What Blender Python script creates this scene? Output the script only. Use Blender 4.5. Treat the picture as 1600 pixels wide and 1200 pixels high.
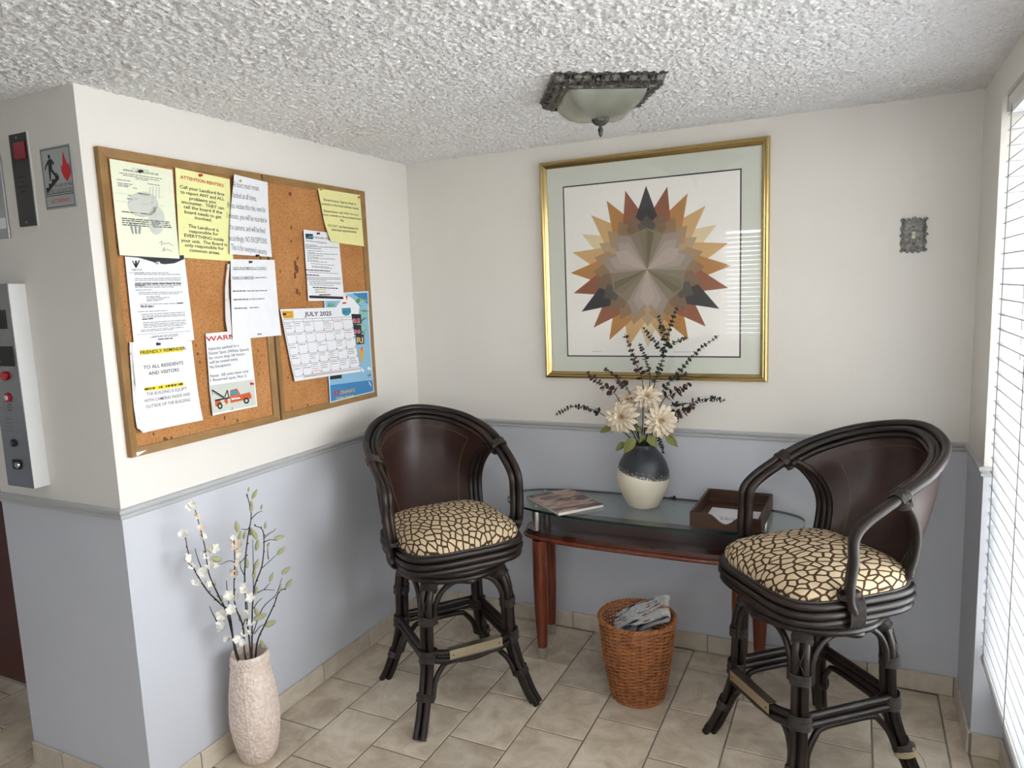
import bpy, bmesh, math, random
from mathutils import Vector, Matrix, noise
random.seed(7)
sc = bpy.context.scene
for o in list(bpy.data.objects): bpy.data.objects.remove(o)

# ------------------------------------------------------------------ camera
FPX, YAW, PITCH, ROLL = 1118.5, -0.4523, -0.1320, -0.0375
CAM = Vector((1.9752, -2.9864, 1.5933))
_f = Vector((math.sin(YAW)*math.cos(PITCH), math.cos(YAW)*math.cos(PITCH), math.sin(PITCH)))
_r = Vector((math.cos(YAW), -math.sin(YAW), 0)); _u = _r.cross(_f)
RT = _r*math.cos(ROLL)+_u*math.sin(ROLL); UP = -_r*math.sin(ROLL)+_u*math.cos(ROLL)
cd = bpy.data.cameras.new('camera'); cam = bpy.data.objects.new('camera', cd)
sc.collection.objects.link(cam)
cd.sensor_width = 36; cd.lens = FPX/1600*36; cd.clip_start = .02
cam.matrix_world = Matrix(((RT.x, UP.x, -_f.x, CAM.x), (RT.y, UP.y, -_f.y, CAM.y), (RT.z, UP.z, -_f.z, CAM.z), (0, 0, 0, 1)))
sc.camera = cam

def px(u, v, axis, val):
    """point where the ray through photo pixel (u, v) meets the plane axis = val"""
    d = RT*((u-800)/FPX) - UP*((v-600)/FPX) + _f
    t = (val-CAM[axis])/d[axis]
    return CAM + d*t

# ------------------------------------------------------------------ world, light, exposure
w = bpy.data.worlds.new('sky'); sc.world = w; w.use_nodes = True
bg = w.node_tree.nodes['Background']; bg.inputs[0].default_value = (.95, .97, 1.0, 1); bg.inputs[1].default_value = 12.0
sc.view_settings.view_transform = 'Standard'; sc.view_settings.look = 'None'
sc.view_settings.gamma = 1; sc.view_settings.use_curve_mapping = False
sc.view_settings.exposure = 0.19

def portal(name, loc, rot, sx, sy):
    l = bpy.data.lights.new(name, 'AREA'); l.shape = 'RECTANGLE'; l.size = sx; l.size_y = sy
    l.cycles.is_portal = True
    o = bpy.data.objects.new(name, l); sc.collection.objects.link(o); o.location = loc; o.rotation_euler = rot
portal('window_portal', (2.545, -1.405, 1.2), (0, math.pi/2, 0), 1.8, 2.1)
portal('rear_window_portal', (1.335, -4.63, 1.565), (math.pi/2, 0, 0), 1.25, 1.15)

sl = bpy.data.lights.new('sun', 'SUN'); sl.energy = 8; sl.angle = .0093; sl.color = (1, .96, .90)
so = bpy.data.objects.new('sun', sl); sc.collection.objects.link(so)
so.rotation_euler = Vector((.40, .22, -1)).to_track_quat('-Z', 'Y').to_euler()   # high sun, over the roof: lights the ground outside only

# ------------------------------------------------------------------ helpers
COL = sc.collection
def link(o, parent=None):
    COL.objects.link(o)
    if parent is not None: o.parent = parent
    return o
def tag(o, label=None, cat=None, group=None, kind=None):
    if label: o['label'] = label
    if cat: o['category'] = cat
    if group: o['group'] = group
    if kind: o['kind'] = kind
    return o
def thing(name, label, cat, loc=(0, 0, 0), rz=0, group=None):
    o = bpy.data.objects.new(name, None); o.empty_display_size = .05
    link(o); o.location = loc; o.rotation_euler = (0, 0, rz)
    return tag(o, label, cat, group)
def smooth(me, angle=None):
    for p in me.polygons: p.use_smooth = True
    if angle:
        try: me.set_sharp_from_angle(angle=math.radians(angle))
        except Exception: pass
def mesh_from_bm(bm, name, mats, sm=None):
    bmesh.ops.recalc_face_normals(bm, faces=bm.faces)
    me = bpy.data.meshes.new(name); bm.to_mesh(me); bm.free()
    for m in (mats if isinstance(mats, (list, tuple)) else [mats]): me.materials.append(m)
    if sm: smooth(me, sm)
    return me
def obj(name, bm, mats, parent=None, sm=None, kind=None):
    o = bpy.data.objects.new(name, mesh_from_bm(bm, name, mats, sm)); link(o, parent)
    if kind: o['kind'] = kind
    return o
def objd(name, verts, faces, mats, parent=None, sm=None, kind=None, recalc=True):
    bm = bmesh.new(); vs = [bm.verts.new(v) for v in verts]
    for f in faces:
        try: bm.faces.new([vs[i] for i in f])
        except ValueError: pass
    if recalc: return obj(name, bm, mats, parent, sm, kind)
    me = bpy.data.meshes.new(name); bm.to_mesh(me); bm.free()
    for m in (mats if isinstance(mats, (list, tuple)) else [mats]): me.materials.append(m)
    if sm: smooth(me, sm)
    o = bpy.data.objects.new(name, me); link(o, parent)
    if kind: o['kind'] = kind
    return o
def box(bm, x0, x1, y0, y1, z0, z1, M=None, mi=0):
    vs = [bm.verts.new((x, y, z)) for z in (z0, z1) for y in (y0, y1) for x in (x0, x1)]
    if M is not None:
        for v in vs: v.co = M @ v.co
    fs = [(0, 2, 3, 1), (4, 5, 7, 6), (0, 1, 5, 4), (2, 6, 7, 3), (0, 4, 6, 2), (1, 3, 7, 5)]
    for f in fs:
        F = bm.faces.new([vs[i] for i in f]); F.material_index = mi
    return vs
def bbox(bm, x0, x1, y0, y1, z0, z1, b=.003, seg=1, M=None):
    t = bmesh.new(); box(t, x0, x1, y0, y1, z0, z1)
    bmesh.ops.bevel(t, geom=list(t.edges), offset=b, segments=seg, affect='EDGES', profile=.5)
    me = bpy.data.meshes.new('t'); t.to_mesh(me); t.free()
    if M is not None: me.transform(M)
    bm.from_mesh(me); bpy.data.meshes.remove(me)
def prism(bm, poly, z0, z1, holes=None):
    """closed prism over a 2-D footprint (x, y)"""
    n = len(poly); a = [bm.verts.new((p[0], p[1], z0)) for p in poly]; b = [bm.verts.new((p[0], p[1], z1)) for p in poly]
    for i in range(n): bm.faces.new((a[i], a[(i+1) % n], b[(i+1) % n], b[i]))
    bm.faces.new(a[::-1]); bm.faces.new(b)
def smooth_path(pts, n=8, closed=False):
    P = [Vector(p) for p in pts]
    Q = [P[-1]]+P+[P[0], P[1]] if closed else [P[0]*2-P[1]]+P+[P[-1]*2-P[-2]]
    out = []
    for i in range(1, len(Q)-2):
        a, b, c, d = Q[i-1:i+3]
        for k in range(n):
            t = k/n
            out.append(.5*((2*b)+(c-a)*t+(2*a-5*b+4*c-d)*t*t+(3*b-a-3*c+d)*t**3))
    if not closed: out.append(P[-1])
    return out
def tube(bm, pts, r, sides=8, closed=False, cap=True, mi=0):
    """sweep a circle along points; r is a number or a list"""
    P = [Vector(p) for p in pts]; n = len(P)
    R = r if isinstance(r, (list, tuple)) else [r]*n
    T = []
    for i in range(n):
        a = P[(i-1) % n] if (closed or i > 0) else P[i]
        b = P[(i+1) % n] if (closed or i < n-1) else P[i]
        t = (b-a); T.append(t.normalized() if t.length > 1e-9 else Vector((0, 0, 1)))
    ref = Vector((0, 0, 1)) if abs(T[0].z) < .9 else Vector((1, 0, 0))
    N = (ref-T[0]*ref.dot(T[0])).normalized(); rings = []
    for i in range(n):
        N = N-T[i]*N.dot(T[i])
        N = N.normalized() if N.length > 1e-6 else T[i].orthogonal().normalized()
        B = T[i].cross(N)
        rings.append([bm.verts.new(P[i]+(N*math.cos(2*math.pi*k/sides)+B*math.sin(2*math.pi*k/sides))*R[i]) for k in range(sides)])
    m = n if closed else n-1
    for i in range(m):
        A, C = rings[i], rings[(i+1) % n]
        off = 0
        if closed and i == n-1:
            off = min(range(sides), key=lambda s: sum((A[k].co-C[(k+s) % sides].co).length for k in range(0, sides, 2)))
        for k in range(sides):
            F = bm.faces.new((A[k], A[(k+1) % sides], C[(k+1+off) % sides], C[(k+off) % sides])); F.material_index = mi
    if cap and not closed:
        bm.faces.new(rings[0][::-1]).material_index = mi; bm.faces.new(rings[-1]).material_index = mi
def lathe(bm, prof, seg=40, sq=None, c=(0, 0, 0), mi=0, cap0=True, cap1=True):
    """revolve (r, z) profile; sq > 2 makes it a rounded square"""
    rings = []
    for r, z in prof:
        ring = []
        for k in range(seg):
            a = 2*math.pi*k/seg; ca, sa = math.cos(a), math.sin(a); s = 1
            if sq: s = (abs(ca)**sq+abs(sa)**sq)**(-1/sq)
            ring.append(bm.verts.new((c[0]+r*s*ca, c[1]+r*s*sa, c[2]+z)))
        rings.append(ring)
    for A, B in zip(rings, rings[1:]):
        for k in range(seg): bm.faces.new((A[k], A[(k+1) % seg], B[(k+1) % seg], B[k])).material_index = mi
    if cap0: bm.faces.new(rings[0][::-1]).material_index = mi
    if cap1: bm.faces.new(rings[-1]).material_index = mi
def copy_tree(o, parent=None):
    c = o.copy(); COL.objects.link(c); c.parent = parent
    for ch in o.children: copy_tree(ch, c)
    return c

# ------------------------------------------------------------------ materials
MATS = {}
def srgb(r, g, b):
    return tuple(((c/255)/12.92 if c/255 <= .04045 else ((c/255+.055)/1.055)**2.4) for c in (r, g, b))
def mat(name, col, rough=.6, metal=0, spec=.5, **kw):
    if name in MATS: return MATS[name]
    m = bpy.data.materials.new(name); m.use_nodes = True
    p = m.node_tree.nodes['Principled BSDF']
    p.inputs['Base Color'].default_value = (*col, 1); p.inputs['Roughness'].default_value = rough
    p.inputs['Metallic'].default_value = metal; p.inputs['Specular IOR Level'].default_value = spec
    for k, v in kw.items(): p.inputs[k.replace('_', ' ')].default_value = v
    MATS[name] = m; return m
class NT:
    def __init__(s, m): s.t = m.node_tree; s.p = s.t.nodes.get('Principled BSDF')
    def n(s, typ, **kw):
        nd = s.t.nodes.new(typ)
        for k, v in kw.items():
            if k.startswith('i_'):
                key = k[2:]; key = int(key) if key.isdigit() else key.replace('_', ' ')
                nd.inputs[key].default_value = v
            else: setattr(nd, k, v)
        return nd
    def l(s, a, b): s.t.links.new(a, b)
def ramp(nt, fac, stops, interp='LINEAR'):
    r = nt.n('ShaderNodeValToRGB'); r.color_ramp.interpolation = interp
    els = r.color_ramp.elements
    while len(els) > 1: els.remove(els[-1])
    els[0].position = stops[0][0]; els[0].color = (*stops[0][1], 1)
    for p, c in stops[1:]:
        e = els.new(p); e.color = (*c, 1)
    nt.l(fac, r.inputs[0]); return r
def noisy(name, c1, c2, scale=20, rough=.6, detail=4, bump=0, bscale=None, rnd=0, stretch=None, coord='Object', **kw):
    """two-tone noise material with optional bump and per-object variation"""
    if name in MATS: return MATS[name]
    m = mat(name, c1, rough, **kw); nt = NT(m)
    tc = nt.n('ShaderNodeTexCoord'); vec = tc.outputs[coord]
    if stretch or rnd:
        mp = nt.n('ShaderNodeMapping'); nt.l(vec, mp.inputs[0])
        if stretch: mp.inputs['Scale'].default_value = stretch
        if rnd:
            oi = nt.n('ShaderNodeObjectInfo'); mu = nt.n('ShaderNodeMath', operation='MULTIPLY', i_1=37.0)
            nt.l(oi.outputs['Random'], mu.inputs[0]); nt.l(mu.outputs[0], mp.inputs['Location'])
        vec = mp.outputs[0]
    nz = nt.n('ShaderNodeTexNoise', i_Scale=scale, i_Detail=detail); nt.l(vec, nz.inputs['Vector'])
    rp = ramp(nt, nz.outputs['Fac'], [(.3, c1), (.7, c2)])
    out = rp.outputs[0]
    if rnd:
        hs = nt.n('ShaderNodeHueSaturation'); mr = nt.n('ShaderNodeMapRange', i_3=1-rnd, i_4=1+rnd)
        nt.l(oi.outputs['Random'], mr.inputs[0]); nt.l(mr.outputs[0], hs.inputs['Value']); nt.l(out, hs.inputs['Color']); out = hs.outputs[0]
    nt.l(out, nt.p.inputs['Base Color'])
    if bump:
        b = nt.n('ShaderNodeBump', i_Strength=bump, i_Distance=.01)
        n2 = nt.n('ShaderNodeTexNoise', i_Scale=bscale or scale*3, i_Detail=3); nt.l(vec, n2.inputs['Vector'])
        nt.l(n2.outputs['Fac'], b.inputs['Height']); nt.l(b.outputs[0], nt.p.inputs['Normal'])
    return m
def glassy(name, tint, ior=1.5, rough=0.0):
    if name in MATS: return MATS[name]
    m = bpy.data.materials.new(name); m.use_nodes = True; nt = NT(m); t = m.node_tree
    t.nodes.remove(nt.p); out = t.nodes['Material Output']
    lw = nt.n('ShaderNodeLayerWeight'); pw = nt.n('ShaderNodeMath', operation='POWER', i_1=5.0); nt.l(lw.outputs['Facing'], pw.inputs[0])
    f0 = ((ior-1)/(ior+1))**2; fr = nt.n('ShaderNodeMath', operation='MULTIPLY_ADD', i_1=1-f0, i_2=f0); nt.l(pw.outputs[0], fr.inputs[0]); tr = nt.n('ShaderNodeBsdfTransparent'); tr.inputs[0].default_value = (*tint, 1)
    gl = nt.n('ShaderNodeBsdfGlossy', i_Roughness=rough); mx = nt.n('ShaderNodeMixShader')
    nt.l(fr.outputs[0], mx.inputs[0]); nt.l(tr.outputs[0], mx.inputs[1]); nt.l(gl.outputs[0], mx.inputs[2]); nt.l(mx.outputs[0], out.inputs[0])
    MATS[name] = m; return m

H, L, W, D, HR = 2.208, 1.632, 2.345, .360, .983
YR, XF, YW = -4.50, -2.6, -2.45      # rear wall, far left wall, end of window

def wall_paint():
    """cream paint above the chair rail, pale grey below it, with roller texture and a few scuffs"""
    m = mat('wall_paint', (.8, .78, .74), .55, spec=.3); nt = NT(m)
    tc = nt.n('ShaderNodeTexCoord'); sp = nt.n('ShaderNodeSeparateXYZ'); nt.l(tc.outputs['Object'], sp.inputs[0])
    gt = nt.n('ShaderNodeMath', operation='GREATER_THAN', i_1=HR-.02); nt.l(sp.outputs[2], gt.inputs[0])
    nz = nt.n('ShaderNodeTexNoise', i_Scale=2.5, i_Detail=5); nt.l(tc.outputs['Object'], nz.inputs['Vector'])
    a = ramp(nt, nz.outputs[0], [(.3, (.585, .605, .665)), (.7, (.61, .63, .69))])
    b = ramp(nt, nz.outputs[0], [(.3, (.80, .775, .735)), (.7, (.83, .805, .765))])
    mx = nt.n('ShaderNodeMix', data_type='RGBA'); nt.l(gt.outputs[0], mx.inputs[0]); nt.l(a.outputs[0], mx.inputs[6]); nt.l(b.outputs[0], mx.inputs[7])
    sn = nt.n('ShaderNodeTexNoise', i_Scale=9, i_Detail=8, i_Roughness=.7); nt.l(tc.outputs['Object'], sn.inputs['Vector'])
    sr = ramp(nt, sn.outputs[0], [(.70, (1, 1, 1)), (.74, (.86, .86, .86))])
    mm = nt.n('ShaderNodeMix', data_type='RGBA', blend_type='MULTIPLY'); mm.inputs[0].default_value = 1
    nt.l(mx.outputs[2], mm.inputs[6]); nt.l(sr.outputs[0], mm.inputs[7]); nt.l(mm.outputs[2], nt.p.inputs['Base Color'])
    bn = nt.n('ShaderNodeTexNoise', i_Scale=220, i_Detail=2); nt.l(tc.outputs['Object'], bn.inputs['Vector'])
    bp = nt.n('ShaderNodeBump', i_Strength=.10, i_Distance=.004); nt.l(bn.outputs[0], bp.inputs['Height']); nt.l(bp.outputs[0], nt.p.inputs['Normal'])
    return m
def popcorn():
    m = mat('popcorn_plaster', (.90, .90, .91), .9, spec=.1); nt = NT(m)
    tc = nt.n('ShaderNodeTexCoord')
    n1 = nt.n('ShaderNodeTexNoise', i_Scale=115, i_Detail=2.5, i_Roughness=.6); nt.l(tc.outputs['Object'], n1.inputs['Vector'])
    v = nt.n('ShaderNodeTexVoronoi', i_Scale=95); nt.l(tc.outputs['Object'], v.inputs['Vector'])
    s = nt.n('ShaderNodeMath', operation='SUBTRACT'); nt.l(n1.outputs[0], s.inputs[0])
    k = nt.n('ShaderNodeMath', operation='MULTIPLY', i_1=.45); nt.l(v.outputs['Distance'], k.inputs[0]); nt.l(k.outputs[0], s.inputs[1])
    bp = nt.n('ShaderNodeBump', i_Strength=.5, i_Distance=.010); nt.l(s.outputs[0], bp.inputs['Height']); nt.l(bp.outputs[0], nt.p.inputs['Normal'])
    return m
M_WALL = wall_paint(); M_CEIL = popcorn()
M_TRIM = mat('grey_trim_paint', (.50, .515, .53), .4)
M_WHITE = mat('white_paint', (.83, .83, .82), .4)
M_GROUT = noisy('grout', (.20, .175, .14), (.26, .23, .19), 40, .9)
def tile_mat(name, c1, c2, c3):
    m = mat(name, c1, .42, spec=.45); nt = NT(m)
    tc = nt.n('ShaderNodeTexCoord'); oi = nt.n('ShaderNodeObjectInfo'); mp = nt.n('ShaderNodeMapping'); nt.l(tc.outputs['Object'], mp.inputs[0])
    mu = nt.n('ShaderNodeMath', operation='MULTIPLY', i_1=50.0); nt.l(oi.outputs['Random'], mu.inputs[0]); nt.l(mu.outputs[0], mp.inputs['Location'])
    nz = nt.n('ShaderNodeTexNoise', i_Scale=9, i_Detail=8, i_Roughness=.62, i_Distortion=.6); nt.l(mp.outputs[0], nz.inputs['Vector'])
    rp = ramp(nt, nz.outputs[0], [(.30, c1), (.52, c2), (.72, c3)])
    hs = nt.n('ShaderNodeHueSaturation'); mr = nt.n('ShaderNodeMapRange', i_3=.90, i_4=1.10); nt.l(oi.outputs['Random'], mr.inputs[0]); nt.l(mr.outputs[0], hs.inputs['Value'])
    nt.l(rp.outputs[0], hs.inputs['Color']); nt.l(hs.outputs[0], nt.p.inputs['Base Color'])
    n2 = nt.n('ShaderNodeTexNoise', i_Scale=60, i_Detail=6, i_Roughness=.7); nt.l(mp.outputs[0], n2.inputs['Vector'])
    b = nt.n('ShaderNodeBump', i_Strength=.35, i_Distance=.006); nt.l(n2.outputs[0], b.inputs['Height']); nt.l(b.outputs[0], nt.p.inputs['Normal'])
    r2 = nt.n('ShaderNodeMapRange', i_3=.32, i_4=.6); nt.l(n2.outputs[0], r2.inputs[0]); nt.l(r2.outputs[0], nt.p.inputs['Roughness'])
    return m
M_TILE = tile_mat('floor_tile_ceramic', (.47, .385, .285), (.66, .565, .445), (.80, .72, .60))
M_BTILE = tile_mat('baseboard_tile_ceramic', (.52, .46, .37), (.62, .555, .455), (.70, .64, .54))
M_PANE = glassy('window_pane_glass', (.97, .98, .98))
M_BLACK = mat('black_paint', (.012, .012, .013), .5)
M_STEEL = noisy('brushed_steel', (.42, .43, .44), (.50, .51, .52), 60, .32, metal=1.0, stretch=(30, 30, 1))
M_DKSTEEL = noisy('dark_brushed_steel', (.085, .085, .085), (.12, .12, .12), 60, .4, metal=1.0, stretch=(30, 30, 1))

# ------------------------------------------------------------------ room shell
bm = bmesh.new(); prism(bm, [(0, 0), (0, -L), (-.12, -L+.12), (-.12, 0)], 0, H)
obj('wall_left', bm, M_WALL, kind='structure')
bm = bmesh.new(); prism(bm, [(0, -L), (-.61, -L), (-.61, -1.34), (-.49, -1.34), (-.49, -L+.12), (-.12, -L+.12)][::-1], 0, H)
box(bm, -1.55, -.6105, -L, -1.34, 2.06, H); box(bm, XF, -1.55, -L, -1.24, 0, H)
obj('wall_elevator', bm, M_WALL, kind='structure')
bm = bmesh.new(); box(bm, -.12, 2.52, 0, .1, 0, H)
obj('wall_back', bm, M_WALL, kind='structure')
bm = bmesh.new(); prism(bm, [(W, 0), (W, -D), (2.52, -D), (2.52, 0)][::-1], 0, H)
box(bm, W, 2.52, YW, -D-.0005, 2.10, H); box(bm, 2.435, 2.52, YW, -D-.0005, 0, .30); box(bm, W, 2.52, YR, YW-.0005, 0, H)
obj('wall_right', bm, M_WALL, kind='structure')
bm = bmesh.new()
for a in [(XF, .72, 0, H), (1.95, 2.52, 0, H), (.7205, 1.9495, 0, 1.0), (.7205, 1.9495, 2.13, H)]: box(bm, a[0], a[1], YR-.1, YR, a[2], a[3])
obj('wall_rear', bm, M_WALL, kind='structure')
bm = bmesh.new(); box(bm, XF-.1, XF, YR-.1, -1.24, 0, H)
obj('wall_far', bm, M_WALL, kind='structure')
bm = bmesh.new(); box(bm, XF-.1, 2.52, YR-.1, .1, H, H+.08)
ceil = obj('ceiling', bm, M_CEIL, kind='structure')
import numpy as np
def popcorn_relief(x0, x1, y0, y1, step=.0042):
    """sprayed plaster crumbs hanging under the ceiling as one displaced sheet"""
    rg = np.random.default_rng(3); nx, ny = int((x1-x0)/step), int((y1-y0)/step)
    def blur(a, k):
        for _ in range(k): a = (a+np.roll(a, 1, 0)+np.roll(a, -1, 0)+np.roll(a, 1, 1)+np.roll(a, -1, 1))/5
        return a
    a = blur(rg.standard_normal((ny, nx)), 1); b_ = blur(rg.standard_normal((ny, nx)), 4)
    hgt = np.clip(a/a.std()*.85+b_/b_.std()*.25, -1, 2.2)*.0026+.0028
    X, Y = np.meshgrid(np.linspace(x0, x1, nx), np.linspace(y0, y1, ny))
    co = np.stack([X, Y, H-.0005-np.clip(hgt, 0, None)], -1).astype('f4').reshape(-1, 3)
    i = np.arange(ny*nx).reshape(ny, nx); q = np.stack([i[:-1, :-1], i[1:, :-1], i[1:, 1:], i[:-1, 1:]], -1).reshape(-1, 4)
    me = bpy.data.meshes.new('popcorn_relief'); me.vertices.add(len(co)); me.vertices.foreach_set('co', co.ravel())
    me.loops.add(q.size); me.loops.foreach_set('vertex_index', q.ravel().astype('i4')); me.polygons.add(len(q)); me.polygons.foreach_set('loop_start', np.arange(0, q.size, 4, dtype='i4'))
    me.update(calc_edges=True); me.materials.append(M_CEIL)
    o = bpy.data.objects.new('popcorn_relief', me); link(o, ceil); o['kind'] = 'stuff'
popcorn_relief(-.95, W, -2.35, 0)
bm = bmesh.new(); box(bm, XF-.1, 2.52, YR-.1, .1, -.08, -.003)
floor = obj('floor', bm, M_GROUT, kind='structure')
bm = bmesh.new(); box(bm, 2.53, 16, -14, 8, -.3, -.12)
obj('ground_outside', bm, noisy('pale_concrete', (.60, .60, .58), (.68, .68, .66), 3, .9), kind='structure')
bm = bmesh.new(); box(bm, 2.53, 6.5, -2.75, -2.55, -.12, 3.2)  # unseen wing wall, added to hold window light off the back wall
obj('wall_light_blocker', bm, noisy('mid_tone_stucco', (.40, .37, .33), (.46, .43, .38), 12, .9, bump=.3), kind='structure')

# floor tiles in running bond
PX_, PY_ = .2297, .310; X0 = .2155
tile_cache = {}
def tile_mesh(w_, l_):
    k = (round(w_, 4), round(l_, 4))
    if k not in tile_cache:
        t = bmesh.new(); g = .0028
        box(t, -w_/2+g, w_/2-g, -l_/2+g, l_/2-g, -.006, 0)
        bmesh.ops.bevel(t, geom=[e for e in t.edges if all(v.co.z > -.001 for v in e.verts)], offset=.0022, segments=1, affect='EDGES')
        tile_cache[k] = mesh_from_bm(t, 'floor_tile', M_TILE)
    return tile_cache[k]
def floor_limit(x):
    """how far back the floor reaches at this x"""
    return -1.34 if x < -.61 else -L if x < 0 else 0 if x < W else -D
for c in range(-7, 11):
    xa, xb = X0+(c-1)*PX_, min(X0+c*PX_, 2.435)
    off = (-.168 if c % 2 == 0 else -.323)+PY_; k = 0
    while off-(k+1)*PY_ > -3.6:
        yb, ya = off-k*PY_, off-(k+1)*PY_; k += 1
        cuts = [xa]+[q for q in (-.61, 0, W) if xa+1e-4 < q < xb-1e-4]+[xb]
        if len(cuts) > 2 and yb <= min(floor_limit((p+q)/2) for p, q in zip(cuts, cuts[1:])): cuts = [xa, xb]
        for xl, xr in zip(cuts, cuts[1:]):
            y1 = min(yb, floor_limit((xl+xr)/2))
            if y1-ya < .012 or xr-xl < .012: continue
            o = bpy.data.objects.new('floor_tile', tile_mesh(xr-xl, y1-ya)); link(o, floor)
            o.location = ((xl+xr)/2, (ya+y1)/2, random.uniform(-.0006, 0))

# baseboard tiles
def baseboard(name, p0, p1, nrm, start=0):
    root = bpy.data.objects.new(name, None); link(root); root['kind'] = 'structure'; root.empty_display_size = .05
    p0, p1 = Vector((*p0, 0)), Vector((*p1, 0)); d = (p1-p0); ln = d.length; d.normalize(); nv = Vector((*nrm, 0))
    s = -start
    while s < ln-.004:
        a, b = max(s, 0), min(s+.31, ln); s += .31
        if b-a < .012: continue
        t = bmesh.new(); g = .0018
        bbox(t, a+g, b-g, 0, .010+random.uniform(0, .001), .001, .078, .002)
        M = Matrix(((d.x, nv.x, 0, p0.x), (d.y, nv.y, 0, p0.y), (0, 0, 1, 0), (0, 0, 0, 1)))
        t.transform(M); obj('baseboard_tile', t, M_BTILE, root)
    t = bmesh.new(); box(t, .0, ln, 0, .006, .001, .076); t.transform(Matrix(((d.x, nv.x, 0, p0.x), (d.y, nv.y, 0, p0.y), (0, 0, 1, 0), (0, 0, 0, 1))))
    obj('grout_backing', t, M_GROUT, root)
baseboard('baseboard_left', (0, -L-.009), (0, 0), (1, 0), .12)
baseboard('baseboard_back', (.011, 0), (W-.011, 0), (0, -1), .14)
baseboard('baseboard_right', (W, 0), (W, -D-.009), (-1, 0), .0)
baseboard('baseboard_reveal', (W, -D), (2.434, -D), (0, -1), .0)
baseboard('baseboard_window', (2.435, -D-.011), (2.435, YW), (-1, 0), .1)
baseboard('baseboard_elevator', (0, -L), (-.609, -L), (0, -1), .18)

# chair rails
PROF = [(0, 0), (.004, .0), (.008, .004), (.009, .010), (.006, .013), (.010, .018), (.014, .022), (.015, .030), (.012, .033), (.0, .034)]
def rail(name, path):
    """path: list of ((x, y), outward normal) mitred profile points"""
    bm = bmesh.new(); rows = []
    for (x, y), n in path:
        rows.append([bm.verts.new((x+n[0]*d, y+n[1]*d, HR-.034+z)) for d, z in PROF])
    for A, B in zip(rows, rows[1:]):
        for k in range(len(PROF)-1): bm.faces.new((A[k], A[k+1], B[k+1], B[k]))
        bm.faces.new((A[-1], A[0], B[0], B[-1]))
    bm.faces.new(rows[0]); bm.faces.new(rows[-1][::-1])
    obj(name, bm, M_TRIM, kind='structure')
rail('trim_1', [((0, -L), (1, -1)), ((0, 0), (1, -1))])
rail('trim_2', [((0, 0), (1, -1)), ((W, 0), (-1, -1))])
rail('trim_3', [((W, 0), (-1, -1)), ((W, -D), (-1, -1))])
rail('trim_4', [((-.609, -L), (0, -1)), ((0, -L), (1, -1))])
rail('trim_5', [((W, -D), (-1, -1)), ((2.372, -D), (0, -1))])
# ------------------------------------------------------------------ windows, blinds, elevator door
def window(name, M, w_, h_, mull):
    """frame in local x (width) / z (height), thin in y; M places it"""
    bm = bmesh.new(); f = .05
    for a in [(0, w_, 0, f), (0, w_, h_-f, h_), (0, f, f, h_-f), (w_-f, w_, f, h_-f)]: box(bm, a[0], a[1], -.02, .02, a[2], a[3], M)
    root = obj(name, bm, M_WHITE, kind='structure')
    xs = [f]+[w_*k/mull for k in range(1, mull)]+[w_-f]
    for k in range(1, mull):
        b = bmesh.new(); box(b, w_*k/mull-.025, w_*k/mull+.025, -.02, .02, f, h_-f, M); obj('window_mullion', b, M_WHITE, root)
    for k in range(mull):
        a0 = xs[k]+(.025 if k else 0); a1 = xs[k+1]-(.025 if k < mull-1 else 0)
        b = bmesh.new(); box(b, a0, a1, -.003, .003, f, h_-f, M); obj('window_pane', b, M_PANE, root)
    return root
Mr = Matrix(((0, 1, 0, 2.495), (-1, 0, 0, -D-.001), (0, 0, 1, .301), (0, 0, 0, 1)))
win1 = window('window_1', Mr, -YW-D-.002, 1.798, 3)
bm = bmesh.new(); bbox(bm, 2.415, 2.474, YW+.002, -D-.002, .285, .300, .003); obj('window_sill', bm, M_WHITE, win1)
Mb = Matrix(((1, 0, 0, .7205), (0, 1, 0, YR-.06), (0, 0, 1, 1.0005), (0, 0, 0, 1)))
window('window_2', Mb, 1.229, 1.129, 2)

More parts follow.
